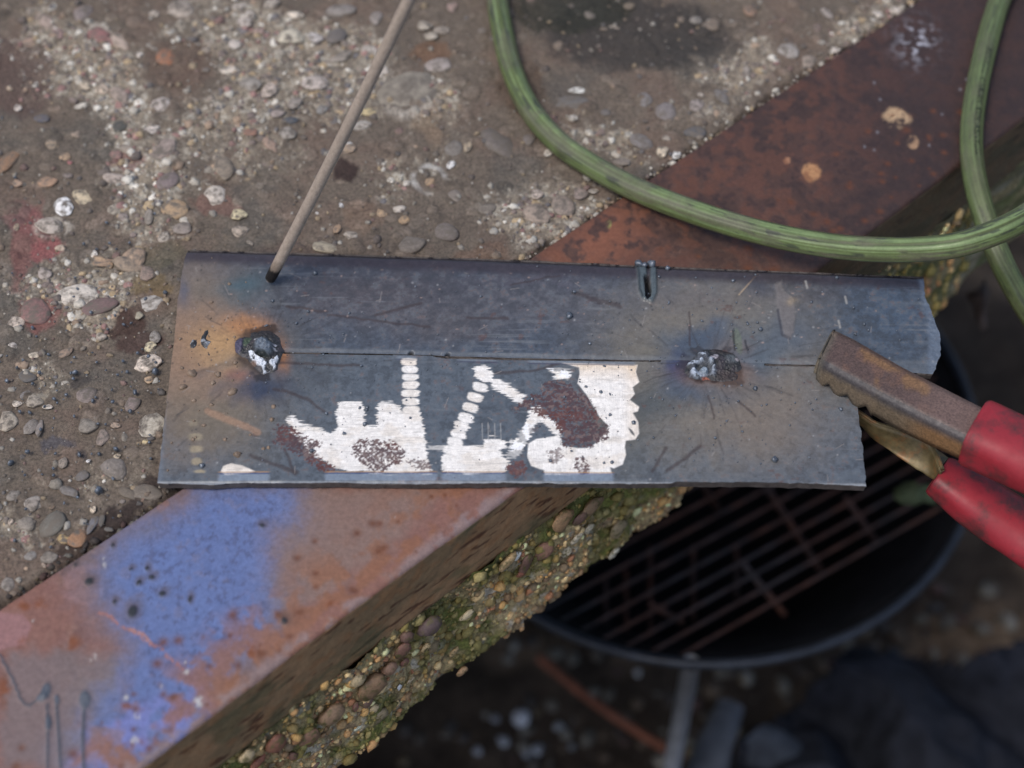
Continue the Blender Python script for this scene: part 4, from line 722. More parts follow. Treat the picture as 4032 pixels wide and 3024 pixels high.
# tack welds: lumpy slag-covered beads
def weld(cx, cy, outline, off, k, shape, name='tack_weld'):
    o2 = [(off[0] + x / k, off[1] + y / k) for x, y in outline]; xs = [a for a, b in o2]; ys = [b for a, b in o2]
    a = at(min(xs) - 12, max(ys) + 12, ZT); b = at(max(xs) + 12, min(ys) - 12, ZT); gx = np.arange(a[0], b[0], .00022); gy = np.arange(a[1], b[1], .00022)
    X, Y = np.meshgrid(gx, gy, indexing='ij'); Pw = np.stack([X.ravel(), Y.ravel(), np.full(X.size, ZT)], 1); p = Paint(Pw, (.028, .028, .03), seed=44, wsc=30); p.r[:] = .38
    sd = p.sdf(o2, 6); dome = np.sqrt(np.clip(-sd / 60, 0, 1)); keep = sd < 1
    X, Y = Pw[:, 0], Pw[:, 1]; f = fbm(X * 350, Y * 350, 210, 4, .6); ff = fbm(X * 1100, Y * 1100, 213, 3)
    h = dome * .0026 + dome * (f - .5) * .0022 + dome * (ff - .5) * .0011 + dome * np.abs(fbm(X * 600, Y * 600, 215, 2) - .5) * .0012
    zc = lambda L: [(off[0] + x / k, off[1] + y / k) for x, y in L]
    zb_ = lambda x, y, a, b, r=0, w=4, hd=.3: p.blob(off[0] + x / k, off[1] + y / k, a / k, b / k, r, 2, w, hd)
    p.put(ss(.5, .65, f), (.05, .042, .05), .8); h += shape(p, zc, zb_, f, ff, dome)
    Pw[:, 2] = ZT - .0006 + h
    q = gridquads(len(gx), len(gy), keep); V_, Q_, C_, R_ = compact(Pw, q, p.c, p.r)
    child(link(name, mesh_np(name, V_, Q_, True, {'rgh': np.clip(R_, .08, 1)}, C_), M_weld), plate)
def shape1(p, zc, zb_, f, ff, dome):
    m = 1 - ss(-2, 2, p.sdf(zc([(640, 800), (720, 800), (880, 980), (1070, 1080), (1250, 1060), (1400, 910), (1415, 1000), (1350, 1250), (1200, 1330), (1030, 1390), (990, 1230), (850, 1180), (680, 980)]), 4)); m2 = m * ss(.36, .44, f)
    p.put(m2, (.62, .66, .72), .95); p.r += m2 * .25
    l = zb_(1050, 770, 240, 190, 15, 3, .3); p.put(l, (.13, .16, .20), .9); p.r += l * .12
    g = zb_(590, 560, 90, 150, 40); p.put(g, (.06, .10, .05), .7); v = zb_(370, 640, 110, 200, 10); p.put(v, (.07, .06, .11), .8)
    d = zb_(1000, 960, 170, 60, 20); p.put(d, (.006, .01, .008), .9); t = zb_(1080, 330, 320, 110, 0, 10, .5); p.put(t, (.025, .02, .022), .7); p.r += t * .3
    br = zb_(780, 1130, 90, 60, 40); p.put(br, (.16, .09, .06), .7); p.put(zb_(860, 560, 60, 40), (.6, .62, .65), .8); p.put(zb_(1350, 760, 70, 90) * ss(.5, .6, ff), (.5, .5, .55), .9)
    return l * .0022 + zb_(1050, 770, 330, 290, 0, 4, .6) * .0016 + m2 * .0007 + v * .0008 - d * .0014
def shape2(p, zc, zb_, f, ff, dome):
    ring = np.clip(zb_(820, 815, 345, 300, 30, 24, .2) - zb_(885, 890, 205, 170, 20, 14, .3), 0, 1); ring *= ss(.25, .4, f + ff * .3); p.put(ring * ss(.44, .54, f), (.42, .48, .56), .9); p.put(ring * ss(.52, .42, f), (.09, .10, .12), .8); p.r += ring * .3
    ins = zb_(880, 890, 210, 175, 0, 4, .3); p.put(ins * (1 - ring), (.06, .07, .08), .8); l = zb_(880, 950, 100, 85, 0, 2, .4); p.put(l, (.28, .34, .4), .8)
    p.put(zb_(1500, 450, 420, 90, 8, 10, .6), (.03, .018, .014), .8); p.put(zb_(960, 1180, 130, 60, 20, 6), (.36, .10, .05), .8); p.put(zb_(1500, 1050, 300, 120, 0, 14, .6), (.05, .035, .03), .7); p.put(zb_(1550, 650, 160, 100, 0, 10, .5), (.14, .16, .17), .6)
    p.put(zb_(1140, 600, 90, 60, -30, 6) * ss(.4, .5, f), (.4, .38, .42), .8); p.put(zb_(1700, 650, 60, 40), (.5, .45, .46), .7); p.r += .15
    return ring * .0016 - ins * (1 - l) * .0014 + l * .0008 - zb_(1450, 950, 330, 120, 0, 10, .5) * .0009
weld(*W1, [(250, 600), (300, 470), (440, 400), (640, 370), (660, 270), (900, 230), (1150, 210), (1330, 290), (1470, 420), (1490, 640), (1580, 760), (1480, 1000), (1400, 1300), (1200, 1390), (1000, 1400), (780, 1250), (600, 1010), (400, 950), (280, 820)], (885, 1266.8), 6.7, shape1)
weld(*W2, [(700, 430), (950, 370), (1300, 370), (1600, 480), (1800, 650), (1830, 900), (1700, 1150), (1400, 1200), (1000, 1180), (600, 1130), (330, 1000), (420, 800), (550, 650)], (2631.4, 1315.4), 6.3, shape2)
def shape3(p, zc, zb_, f, ff, dome): m = ss(.45, .55, f); p.put(m, (.35, .38, .42), .8); return m * .0004
for ol, off in (([(300, 700), (320, 665), (350, 655), (358, 690), (335, 722), (308, 722)], (560, 930)), ([(370, 690), (378, 640), (400, 600), (425, 590), (430, 620), (412, 655), (442, 670), (420, 700), (415, 725), (390, 722)], (560, 930)), ([(412, 750), (425, 738), (446, 765), (430, 780), (414, 772)], (560, 930))):
    weld(0, 0, ol, off, 1.6263, shape3, 'slag_flake')

# spatter beads: far too many to pick apart
def plate_xy(u, v): return at(u, v, ZT)
bp_, bs_, tp_, ts_ = [], [], [], []
def inplate(u, v): return (650 + (1900 - v) * .1 < u < (3640 if v < 1440 else 3350)) and (1000 + (u - 741) * .036 < v < 1895)
for (cx, cy), n, sg in ((W1, 330, 260), (W2, 420, 330)):
    for _ in range(n):
        u, v = cx + rng.normal(0, sg * 1.25), cy + rng.normal(0, sg * .72)
        if not inplate(u, v) or math.hypot(u - cx, v - cy) < 95: continue
        r = float(np.clip(rng.lognormal(-1.3, .5), .14, .8)) * .001
        if cx == W1[0] and u < 1000: tp_.append(plate_xy(u, v)); ts_.append(r * 1.25)
        else: bp_.append(plate_xy(u, v)); bs_.append(r)
for _ in range(260):
    u, v = rng.uniform(700, 3620), rng.uniform(1010, 1890)
    if inplate(u, v): bp_.append(plate_xy(u, v)); bs_.append(float(np.clip(rng.lognormal(-1.5, .4), .12, .6)) * .001)
for (u, v, r) in ((2242, 1246, 1.9), (3050, 1812, 1.5), (2595, 1092, .9), (1073, 1187, 1.0), (1240, 1078, 1.3), (3310, 1613, 1.1), (3402, 1278, 1.0), (3360, 1213, 1.0), (2887, 1107, 1.0), (2261, 1151, 1.0), (795, 1835, 1.3), (2322, 1355, .9), (1423, 1442, .8), (1285, 1630, .9), (2995, 1298, 1.1), (2973, 1532, 1.2),
        (1445, 1616, .9), (1437, 1672, 1.0), (1228, 1776, 1.1), (1355, 1708, .9), (2494, 1666, 1.0), (2410, 1822, .9), (2815, 1725, .7), (3185, 1803, .7), (1375, 1235, .8), (1213, 1228, .8), (2402, 1553, .7), (3295, 1095, 1.0), (3195, 1190, .9), (2628, 1058, 1.3), (2514, 1042, 2.0), (2566, 1043, 2.2), (2538, 1047, 1.6)):
    bp_.append(plate_xy(u, v)); bs_.append(r * .001)
for (u, v, r) in ((757, 1472, 2.2), (858, 1475, 1.7), (718, 1526, 2.0), (838, 1509, 1.5), (915, 1545, 2.3), (716, 1450, 1.2), (762, 1577, 1.3), (760, 1730, 1.0), (1070, 1653, 1.2), (886, 1731, 1.0), (935, 1790, 1.8), (1038, 1768, 1.0), (1057, 1764, 1.0), (1077, 1602, 1.1), (833, 1595, 1.2), (710, 1335, 1.0), (927, 1430, 1.4), (803, 1675, 1.0)):
    tp_.append(plate_xy(u, v)); ts_.append(r * .001)
bp_ = np.array(bp_); bs_ = np.array(bs_); tp_ = np.array(tp_); ts_ = np.array(ts_)
bp_[:, 2] += bs_ * .35; tp_[:, 2] += ts_ * .1
child(scatter('spatter_beads', bp_, bs_, np.tile((.05, .06, .07), (len(bp_), 1)), I2, M_bead, None, .95), plate)
child(scatter('tan_spatter', tp_, ts_, np.tile((.13, .1, .08), (len(tp_), 1)), I2, M_beadtan, None, .75), plate)
# spatter balls lying loose on slab and channel
lp = []; ls = []
for _ in range(170):
    u, v = rng.normal(420, 300), rng.normal(1500, 380)
    if u < -40 or (u > 640 and 970 < v < 1930): continue
    p = at(u, v, .001)
    if p @ NV > N_IN - .003: continue
    lp.append(p); ls.append(rng.uniform(.35, 1.0) * .001)
for (u, v, r) in ((42, 1822, 1.5), (455, 1768, 1.4), (312, 1790, 1.3), (295, 1467, 1.4), (532, 1544, 1.4), (610, 1463, 1.7), (388, 1932, 1.9), (155, 1467, 1.0), (108, 1778, 1.1), (213, 1571, .9), (365, 1578, 1.0), (390, 1787, .9), (650, 1150, 1.1), (330, 960, .9), (420, 877, .9)):
    lp.append(at(u, v, .001)); ls.append(r * .001)
scatter('loose_spatter', np.array(lp), np.array(ls), np.tile((.05, .06, .07), (len(lp), 1)), I2, M_bead, slab, 1.0)

# ------------------------------------------------------------------ swept tubes
def catmull(pts, step):
    P = np.array(pts, float); P = np.vstack([2 * P[0] - P[1], P, 2 * P[-1] - P[-2]]); out = []
    for i in range(1, len(P) - 2):
        n = max(2, int(np.linalg.norm(P[i + 1] - P[i]) / step)); t = np.linspace(0, 1, n, endpoint=False)[:, None]
        a, b, c, d = P[i - 1], P[i], P[i + 1], P[i + 2]
        out.append(.5 * (2 * b + (c - a) * t + (2 * a - 5 * b + 4 * c - d) * t ** 2 + (3 * b - a - 3 * c + d) * t ** 3))
    out.append(P[-2][None]); return np.vstack(out)
def frames(C, up=(0, 0, 1)):
    T = np.gradient(C, axis=0); T /= np.linalg.norm(T, axis=1)[:, None]; U_ = np.tile(np.array(up, float), (len(C), 1))
    Sd = np.cross(T, U_); Sd /= np.linalg.norm(Sd, axis=1)[:, None]; Nn = np.cross(Sd, T); return T, Sd, Nn
def sweep(C, rad, nseg=24, up=(0, 0, 1), prof=None, ra=1.0, rb=1.0):
    """prof(theta, arclength) multiplies the radius; theta 0 is up"""
    T, Sd, Nn = frames(C, up); L = np.r_[0, np.cumsum(np.linalg.norm(np.diff(C, axis=0), axis=1))]
    th = np.linspace(0, 2 * math.pi, nseg, endpoint=False); TH_, LL = np.meshgrid(th, L); r = np.broadcast_to(np.asarray(rad, float).reshape(-1, 1) if np.ndim(rad) else rad, TH_.shape) * (prof(TH_, LL) if prof else 1)
    V = C[:, None] + Nn[:, None] * (r * np.cos(TH_) * rb)[..., None] + Sd[:, None] * (r * np.sin(TH_) * ra)[..., None]
    n = len(C); i = np.arange(n - 1)[:, None] * nseg; j = np.arange(nseg)[None]; j2 = (j + 1) % nseg
    Q = np.stack([i + j, i + nseg + j, i + nseg + j2, i + j2], -1).reshape(-1, 4)
    V = V.reshape(-1, 3); k = len(V); V = np.vstack([V, C[:1], C[-1:]])
    caps = [[k, (a + 1) % nseg, a, k] for a in range(nseg)] + [[k + 1, (n - 1) * nseg + a, (n - 1) * nseg + (a + 1) % nseg, k + 1] for a in range(nseg)]
    return V, Q, TH_.ravel(), LL.ravel(), np.array([[c[0], c[1], c[2]] for c in caps])
def tube_obj(name, V, Q, caps, mat, parent=None, col=None, attrs=None):
    me = bpy.data.meshes.new(name); me.from_pydata(V.tolist(), [], Q.tolist() + caps.tolist()); me.update()
    me.polygons.foreach_set("use_smooth", np.full(len(me.polygons), True))
    if col is not None:
        ca = me.color_attributes.new("col", 'FLOAT_COLOR', 'POINT'); c4 = np.ones((len(V), 4), np.float32); c4[:len(col), :3] = col; c4[len(col):, :3] = col[-1]; ca.data.foreach_set("color", c4.ravel())
    return link(name, me, mat, parent)

# green cable: one loop, across the slab, over the void, back over the channel
cab = [(1990, -420, .006), (1962, -150, .006), (1959, 0, .0058), (1974, 109, .0058), (2014, 273, .0058), (2087, 428, .0058), (2206, 565, .006), (2370, 675, .0065), (2552, 766, .0085), (2825, 866, .013), (3099, 939, .02), (3372, 979, .029), (3646, 981, .040), (3828, 948, .046), (4032, 857, .048),
       (4230, 700, .04), (4390, 420, .03), (4380, 60, .02), (4220, -190, .012), (4060, -200, .008), (3946, -18, .0068), (3883, 182, .0068), (3837, 401, .0068), (3824, 583, .0066), (3852, 766, .003), (3919, 966, -.006), (3995, 1130, -.02), (4090, 1290, -.038), (4190, 1450, -.07), (4260, 1560, -.12)]
CC = catmull([at(*c) for c in cab], .0015)
def cprof(th, L):
    return 1 + .035 * np.cos(th * 5 + L * 8) + .03 * (fbm(th * 2.2, L * 14, 220) - .5) * 2 - .07 * np.exp(-((((th - .55 - .25 * np.sin(L * 9)) + math.pi) % (2 * math.pi) - math.pi) / .10) ** 2) - .06 * np.exp(-((((th + .35 - .2 * np.sin(L * 7 + 2)) + math.pi) % (2 * math.pi) - math.pi) / .09) ** 2)
V_, Q_, th, LL, caps = sweep(CC, .0060, 56, prof=cprof)
thw = th * 2.5; st = fbm(np.cos(th) * 3.5 + 9, L_ if False else LL * 9 + np.sin(th) * 3.5, 230, 4); st2 = fbm(th * 7.0, LL * 5, 231, 3); st3 = fbm(th * 3.0, LL * 40, 232, 4)
col = np.tile((.135, .18, .072), (len(th), 1)); mk = lambda m, c, a: col * (1 - (m * a)[:, None]) + np.array(c) * (m * a)[:, None]
lft = ss(.34, .16, LL); col = mk(lft, (.10, .13, .04), .55); col = mk(ss(.42, .62, st), (.085, .11, .032), .8); col = mk(ss(.5, .68, st2), (.21, .29, .125), .8); col = mk(ss(.3, .14, st2) + ss(.58, .72, st3) * .7, (.09, .085, .06), .6)
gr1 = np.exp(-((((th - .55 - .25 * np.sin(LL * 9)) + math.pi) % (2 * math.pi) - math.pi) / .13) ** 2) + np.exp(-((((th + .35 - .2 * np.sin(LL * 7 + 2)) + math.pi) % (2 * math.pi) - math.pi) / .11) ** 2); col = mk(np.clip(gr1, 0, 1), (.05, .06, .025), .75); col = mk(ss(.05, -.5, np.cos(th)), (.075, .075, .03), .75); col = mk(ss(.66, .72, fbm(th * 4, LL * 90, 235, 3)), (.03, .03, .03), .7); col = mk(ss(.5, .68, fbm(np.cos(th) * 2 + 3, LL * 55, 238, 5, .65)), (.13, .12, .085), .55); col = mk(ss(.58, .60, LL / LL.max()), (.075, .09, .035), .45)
cable = tube_obj('green_cable', V_, Q_, caps, M_cable, None, np.clip(col, .003, .9)); tag(cable, 'thick green rubber cable looping across the slab and rusty channel', 'cable')
# faded print on the cable
M_print = plain_mat('dark_print', (.012, .018, .018), .6, .3)
fc = bpy.data.curves.new('print', 'FONT'); fc.body = 'TITANEX  HAR  H07RN-F  TITANEX'; fc.size = .0046; fc.resolution_u = 2
fo = bpy.data.objects.new('print', fc); sc.collection.objects.link(fo); bpy.context.view_layer.update()
fm = bpy.data.meshes.new_from_object(fo.evaluated_get(bpy.context.evaluated_depsgraph_get())); bpy.data.objects.remove(fo); bpy.data.curves.remove(fc)
arc = np.r_[0, np.cumsum(np.linalg.norm(np.diff(CC, axis=0), axis=1))]; T, Sd, Nn = frames(CC)
us, vs = proj(CC); i_end = np.where((arc > arc[-1] * .55) & (vs > 640))[0][0]; a_end = arc[i_end]
co = np.array([v.co[:] for v in fm.vertices]); xx = a_end - co[:, 0] * 1.15; ang = -.62 * 1 + (co[:, 1] - .0015) / .0056 * 1.0
# side of the cable away from the loop: choose the sign that faces right in the frame
sgn = 1 if Sd[i_end][0] > 0 else -1
ang = sgn * (.38 - (co[:, 1] - .0015) / .0060 * (1 if sgn > 0 else 1))
ctr = np.stack([np.interp(xx, arc, CC[:, k]) for k in range(3)], 1); s2 = np.stack([np.interp(xx, arc, Sd[:, k]) for k in range(3)], 1); n2 = np.stack([np.interp(xx, arc, Nn[:, k]) for k in range(3)], 1)
rr = .0060 * cprof(ang % (2 * math.pi), xx) + .00018
pos = ctr + n2 * (np.cos(ang) * rr)[:, None] + s2 * (np.sin(ang) * rr)[:, None]
fm.vertices.foreach_set('co', pos.astype(np.float32).ravel()); fm.update(); fm.materials.clear(); link('printed_text', fm, M_print, cable)
_o = n2 * np.cos(ang)[:, None] + s2 * np.sin(ang)[:, None]; _d = pos - CP; _d /= np.linalg.norm(_d, axis=1)[:, None]; print('text facing', (_o * -_d).sum(1).mean(), proj(pos)[0].min(), proj(pos)[0].max(), proj(pos)[1].min(), proj(pos)[1].max())

# welding electrode
tip = at(1064, 1098, ZT + .0035); topp = atd(1604, 0, .725); dirv = (topp - tip); Ln = np.linalg.norm(dirv); dirv /= Ln
EC = np.array([tip + dirv * t + np.array([.0012, 0, 0]) * math.sin(t * 14) for t in np.r_[np.linspace(0, .02, 40), np.linspace(.021, Ln + .05, 260)]])
upv = (0.2, -.9, .4)
V_, Q_, th, LL, caps = sweep(EC, .0027, 28, up=upv, prof=lambda a, l: 1 + .02 * (fbm(a * 1.5, l * 250, 240) - .5) * 2 - .12 * ss(.003, 0, l) * (.5 + vn(a * 2, l * 0, 3)))
col = np.tile((.37, .305, .25), (len(th), 1)) * (.85 + .3 * fbm(th * 2, LL * 300, 241, 3))[:, None]
m = ss(.0115, .0075, LL + (fbm(th, LL * 0, 243) - .5) * .004); col = col * (1 - m[:, None]) + np.array((.014, .012, .012)) * m[:, None]
m = ss(.018, .009, LL) * (1 - m); col = col * (1 - .6 * m[:, None]) + np.array((.12, .085, .06)) * .6 * m[:, None]
M_rod = attr_mat('flux_coating', .75, .25, (600, .85, 1.15), (2500, .85, 1.15), (1500, .5, .0004))
rod = tube_obj('welding_electrode', V_, Q_, caps, M_rod, None, col); tag(rod, 'grey flux-coated welding electrode slanting down to the plate, its tip burnt black', 'welding electrode')
c1 = [tip - dirv * .0012, tip + dirv * .004]; V_, Q_, th, LL, caps = sweep(np.array([c1[0], c1[0] * .5 + c1[1] * .5, c1[1]]), .0017, 16, up=upv)
link('core_wire', tube_obj('core_wire', V_, Q_, caps, plain_mat('core_steel', (.09, .08, .08), .4, .6, .5), rod).data) if False else tube_obj('core_wire', V_, Q_, caps, plain_mat('core_steel', (.09, .08, .08), .4, .6, .5), rod)

# ------------------------------------------------------------------ earth clamp
M_jaw = plain_mat('brown_jaw_steel', (.125, .088, .072), .5, .5, .15, g=(500, .7, 1.3), bump=(1400, .35, .0004), col2=(.21, .105, .05), f2=(70, .54, .70))
M_brass = plain_mat('tarnished_brass', (.15, .115, .055), .45, .5, .2, g=(200, .6, 1.4), col2=(.24, .11, .04), f2=(120, .52, .66))
M_red = plain_mat('red_rubber', (.31, .026, .038), .5, .35, 0, g=(120, .8, 1.15), bump=(900, .2, .0004), col2=(.085, .026, .028), f2=(60, .46, .62))
clamp = empty('earth_clamp', tuple(at(3500, 1600, ZT)))
tag(clamp, 'earth clamp with rusty toothed jaws and red sleeves gripping the plate edge', 'clamp')
def lerp(a, b, t): return a + (b - a) * t
n = 180; tt = np.linspace(0, 1, n)
def pl(pts, t):
    P_ = np.array(pts, float); return np.stack([np.interp(t, P_[:, 0], P_[:, 1]), np.interp(t, P_[:, 0], P_[:, 2])], -1)
farp = pl([(0, 3290, 1295), (.12, 3358, 1327), (.4, 3552, 1438), (.75, 3745, 1536), (1, 3872, 1600)], tt)
ridp = pl([(0, 3226, 1424), (.12, 3288, 1460), (.4, 3475, 1563), (.75, 3670, 1664), (1, 3850, 1752)], tt)
zt = np.interp(tt, [0, .06, .4, 1], [.0185, .021, .0225, .0235]); zt[0] -= .002
tooth = []; jcol = []
Ltot = .092
for t in tt:
    d = t * Ltot; base = np.interp(d, [0, .03, .05, .07, .092], [.0128, .0142, .0155, .015, .0135])
    tri = abs(((d - .004) / .0105) % 1 - .5) * 2; base += (tri - .5) * .0060 * (d < .034) * (d > .002); tooth.append(base)
tooth = np.array(tooth)
rows = []
for i in range(n):
    F3 = at(*farp[i], zt[i]); R3 = at(*ridp[i], zt[i]); ac = (R3 - F3) / np.linalg.norm(R3 - F3); dn = np.array([0, 0, -1.0]); r_ = .0020; prof = []
    prof += [F3 + dn * tooth[i] * .9 - ac * .0002, F3 + dn * (r_ + .002), F3 + dn * r_]
    for a in (30, 60, 90): a = math.radians(a); prof.append(F3 + ac * r_ * (1 - math.cos(a)) + dn * r_ * (1 - math.sin(a)))
    for f in np.linspace(.1, .9, 9): prof.append(lerp(F3, R3, f) + np.array([0, 0, .0003]))
    for a in (90, 60, 30): a = math.radians(a); prof.append(R3 - ac * r_ * (1 - math.cos(a)) + dn * r_ * (1 - math.sin(a)))
    prof += [R3 + dn * r_ + ac * .0002, R3 + dn * tooth[i] * .4 + ac * .0006, R3 + dn * tooth[i] * .75 + ac * .0008, R3 + dn * tooth[i] + ac * .0006]
    rows.append(prof)
Vj = np.array(rows); k = Vj.shape[1]
jt = np.repeat(tt, k); jk = np.tile(np.arange(k), n); fx_ = Vj.reshape(-1, 3); jn = fbm(fx_[:, 0] * 120, fx_[:, 1] * 120, 401, 4, .6); jn2 = fbm(fx_[:, 0] * 900, fx_[:, 1] * 900, 402, 2)
jc = np.tile((.098, .064, .055), (len(jk), 1)); jmix = lambda m, c, a: jc * (1 - (m * a)[:, None]) + np.array(c) * (m * a)[:, None]
jc = jmix(ss(.5, .65, jn), (.15, .085, .06), .7); jc = jmix(ss(.42, .8, jt), (.19, .125, .105), .6)
jc = jmix(ss(.6, .7, fbm(fx_[:, 0] * 60, fx_[:, 1] * 60, 405)) * (jk > 6), (.26, .14, .05), .5)
jc = jmix((jk >= 15) * (jk <= 18) * 1.0, (.045, .047, .052), .75); jc = jmix((jk == 14) * 1.0, (.06, .05, .05), .4); jc = jmix((jk >= 19) * 1.0, (.17, .13, .085), .85); jc = jmix((jk >= 19) * ss(.5, .8, jt), (.26, .13, .05), .7); jc = jmix((jk == 22) * 1.0, (.08, .06, .04), .6); jc = jmix(ss(.05, 0, jt), (.13, .115, .09), .7)  # ridge shading painted in: dark edge band, lighter tan side wall
Qj = gridquads(n, k)
tipc = Vj[0].copy(); axis = (Vj[1].mean(0) - Vj[0].mean(0)); axis /= np.linalg.norm(axis)
cap = tipc - axis * .0022; cap[:, 2] -= .0016 * (tipc[:, 2] > .012); cap2 = tipc - axis * .0046; cap2 = lerp(cap2, np.tile(cap2.mean(0), (k, 1)), .12); cap2[:, 2] = np.where(tipc[:, 2] > .012, tipc[:, 2] - .0062, cap2[:, 2])
Vf = Vj.reshape(-1, 3); base = len(Vf); Vf = np.vstack([Vf, cap, cap2, cap2[:1] * 0 + cap2.mean(0)])
e = []
for a in range(k - 1): e.append([a + 1, a, base + a, base + a + 1]); e.append([base + a + 1, base + a, base + k + a, base + k + a + 1])
me = bpy.data.meshes.new('upper_jaw'); me.from_pydata(Vf.tolist(), [], Qj.tolist() + e + [[base + k + a, base + 2 * k, base + k + a + 1] for a in range(k - 1)]); me.update(); me.polygons.foreach_set("use_smooth", np.full(len(me.polygons), True))
ca = me.color_attributes.new("col", 'FLOAT_COLOR', 'POINT'); c4 = np.ones((len(Vf), 4), np.float32); c4[:, :3] = (.17, .14, .10); c4[:len(jc), :3] = np.clip(jc, .003, .9); ca.data.foreach_set("color", c4.ravel())
uj = child(link('upper_jaw', me, attr_mat('jaw_steel', .5, .45, (450, .8, 1.2), (1100, .5, 1.4), (1300, .35, .0004))), clamp); sm = uj.modifiers.new('thickness', 'SOLIDIFY'); sm.thickness = .0011; sm.offset = -1 if False else 1
# lower jaw: curved brass-coloured leaf under the plate
n = 40; tt = np.linspace(0, 1, n); te = pl([(0, 3330, 1590), (.18, 3387, 1625), (.3, 3445, 1665), (.55, 3570, 1700), (.75, 3640, 1718), (.88, 3680, 1765), (1, 3712, 1852)], tt); be = pl([(0, 3322, 1610), (.18, 3392, 1662), (.35, 3440, 1720), (.6, 3530, 1795), (.8, 3610, 1850), (1, 3668, 1872)], tt)
rows = []
for i in range(n):
    z0 = np.interp(tt[i], [0, .3, 1], [-.002, -.006, -.010]); a = at(*te[i], z0); b = at(*be[i], z0 - .012); rows.append([lerp(a, b, f) + np.array([0, 0, -.003 * math.sin(f * math.pi)]) + NV * .002 * math.sin(f * math.pi) for f in np.linspace(0, 1, 9)])
Vj = np.array(rows).reshape(-1, 3); lj = child(link('lower_jaw', mesh_np('lower_jaw', Vj, gridquads(n, 9)), M_brass), clamp); sm = lj.modifiers.new('thickness', 'SOLIDIFY'); sm.thickness = .0012
# rolled edge of the lower jaw and its rivet arm back to the hinge
ce = catmull([at(*p, np.interp(t, [0, .3, 1], [-.002, -.006, -.010])) for p, t in zip(te[::3], tt[::3])], .001); V_, Q_, th, LL, caps = sweep(ce, .0010, 10); child(tube_obj('rolled_edge', V_, Q_, caps, M_brass), lj)
lj.children[0].matrix_parent_inverse = Matrix.Identity(4) if False else lj.children[0].matrix_parent_inverse
arm = catmull([at(3640, 1800, -.026), at(3710, 1850, -.026), at(3800, 1930, -.026)], .002); V_, Q_, th, LL, caps = sweep(arm, .006, 20, ra=1.2, rb=.6); child(tube_obj('lower_arm', V_, Q_, caps, M_brass), clamp)
# sleeves
def sleeve(name, pts, rads, ra, rb):
    c = catmull(pts, .0016); r = np.interp(np.linspace(0, 1, len(c)), np.linspace(0, 1, len(rads)), rads)
    V_, Q_, th, LL, caps = sweep(c, r, 44, ra=ra, rb=rb, prof=lambda a, l: 1 + .02 * (fbm(a, l * 60, 250) - .5) * 2 + .15 * np.sin(2 * a) ** 2 * ss(.05, .01, l) - .06 * ss(.0012, 0, l)); return child(tube_obj(name, V_, Q_, caps, M_red), clamp)
s1 = sleeve('handle_sleeve', [at(3832, 1700, .016), at(3900, 1730, .0165), at(4032, 1795, .018), at(4200, 1890, .02), at(4420, 2030, .02)], [.0152, .0152, .015, .015, .015], 1.0, .80)
s2_ = sleeve('handle_sleeve', [at(3690, 1868, -.020), at(3760, 1915, -.022), at(3890, 2005, -.026), at(4032, 2100, -.030), at(4250, 2250, -.034)], [.0096, .0125, .0142, .0148, .015], 1.0, .75)

# ------------------------------------------------------------------ below: grill, tub, cloth, ground
M_dark = plain_mat('black_enamel', (.010, .010, .012), .75, .12, 0, g=(40, .6, 1.4))
M_ringm = plain_mat('dark_steel_rim', (.024, .029, .040), .4, .5, .1, g=(60, .6, 1.4))
M_rodm = plain_mat('rusty_rod', (.11, .048, .032), .7, .3, .1, g=(60, .5, 1.5), col2=(.055, .045, .045), f2=(18, .42, .6))
M_leg = plain_mat('grey_tube', (.30, .32, .36), .4, .5, .3, g=(60, .8, 1.2))
def circ3(pts, z):
    Q = [at(u, v, z) for u, v in pts]; A = np.array([[2 * q[0], 2 * q[1], 1] for q in Q]); b = [q[0] ** 2 + q[1] ** 2 for q in Q]; x = np.linalg.solve(A, b); return np.array([x[0], x[1], z]), math.sqrt(x[2] + x[0] ** 2 + x[1] ** 2)
ZG = -.36; gc_, gr = circ3([(2130, 2440), (2850, 2615), (3780, 2080)], ZG)
grill = empty('round_grill', tuple(gc_ + np.array([0, 0, -.26]))); tag(grill, 'round black barbecue bowl with a rusty rod grate in the gloom below the slab', 'barbecue grill')
def ring(name, c, r, tr, mat, parent, tz=1.0):
    C_ = np.array([c + np.array([r * math.cos(a), r * math.sin(a), 0]) for a in np.linspace(0, 2 * math.pi, 161)]); V_, Q_, th, LL, caps = sweep(C_, tr, 14); return child(tube_obj(name, V_, Q_, caps[:0], mat), parent)
ring('bowl_rim', gc_, gr, .0036, M_ringm, grill)
prof = [(gr + .001, -.002), (gr - .014, -.012), (gr * .74, -.06), (gr * .6, -.11), (gr * .45, -.155), (.02, -.165), (.0, -.165)]
def lathe(prof, c, seg=72):
    a = np.linspace(0, 2 * math.pi, seg + 1); Pq = np.array([[(r * math.cos(t), r * math.sin(t), z) for r, z in prof] for t in a]) + c; return Pq.reshape(-1, 3), gridquads(seg + 1, len(prof))
V_, Q_ = lathe(prof, gc_); bowl = child(link('bowl', mesh_np('bowl', V_, Q_), M_dark), grill); bowl.modifiers.new('thickness', 'SOLIDIFY').thickness = .0015
def rodseg(name, a, b, r, mat, parent): V_, Q_, th, LL, caps = sweep(np.array([a, lerp(a, b, .5), b]), r, 10); return child(tube_obj(name, V_, Q_, caps, mat), parent)
za = ZG - .012; p0 = at(2408, 2520, za); p1 = at(3520, 1900, za); gd = (p1 - p0) / np.linalg.norm(p1 - p0); gn = np.array([gd[1], -gd[0], 0])
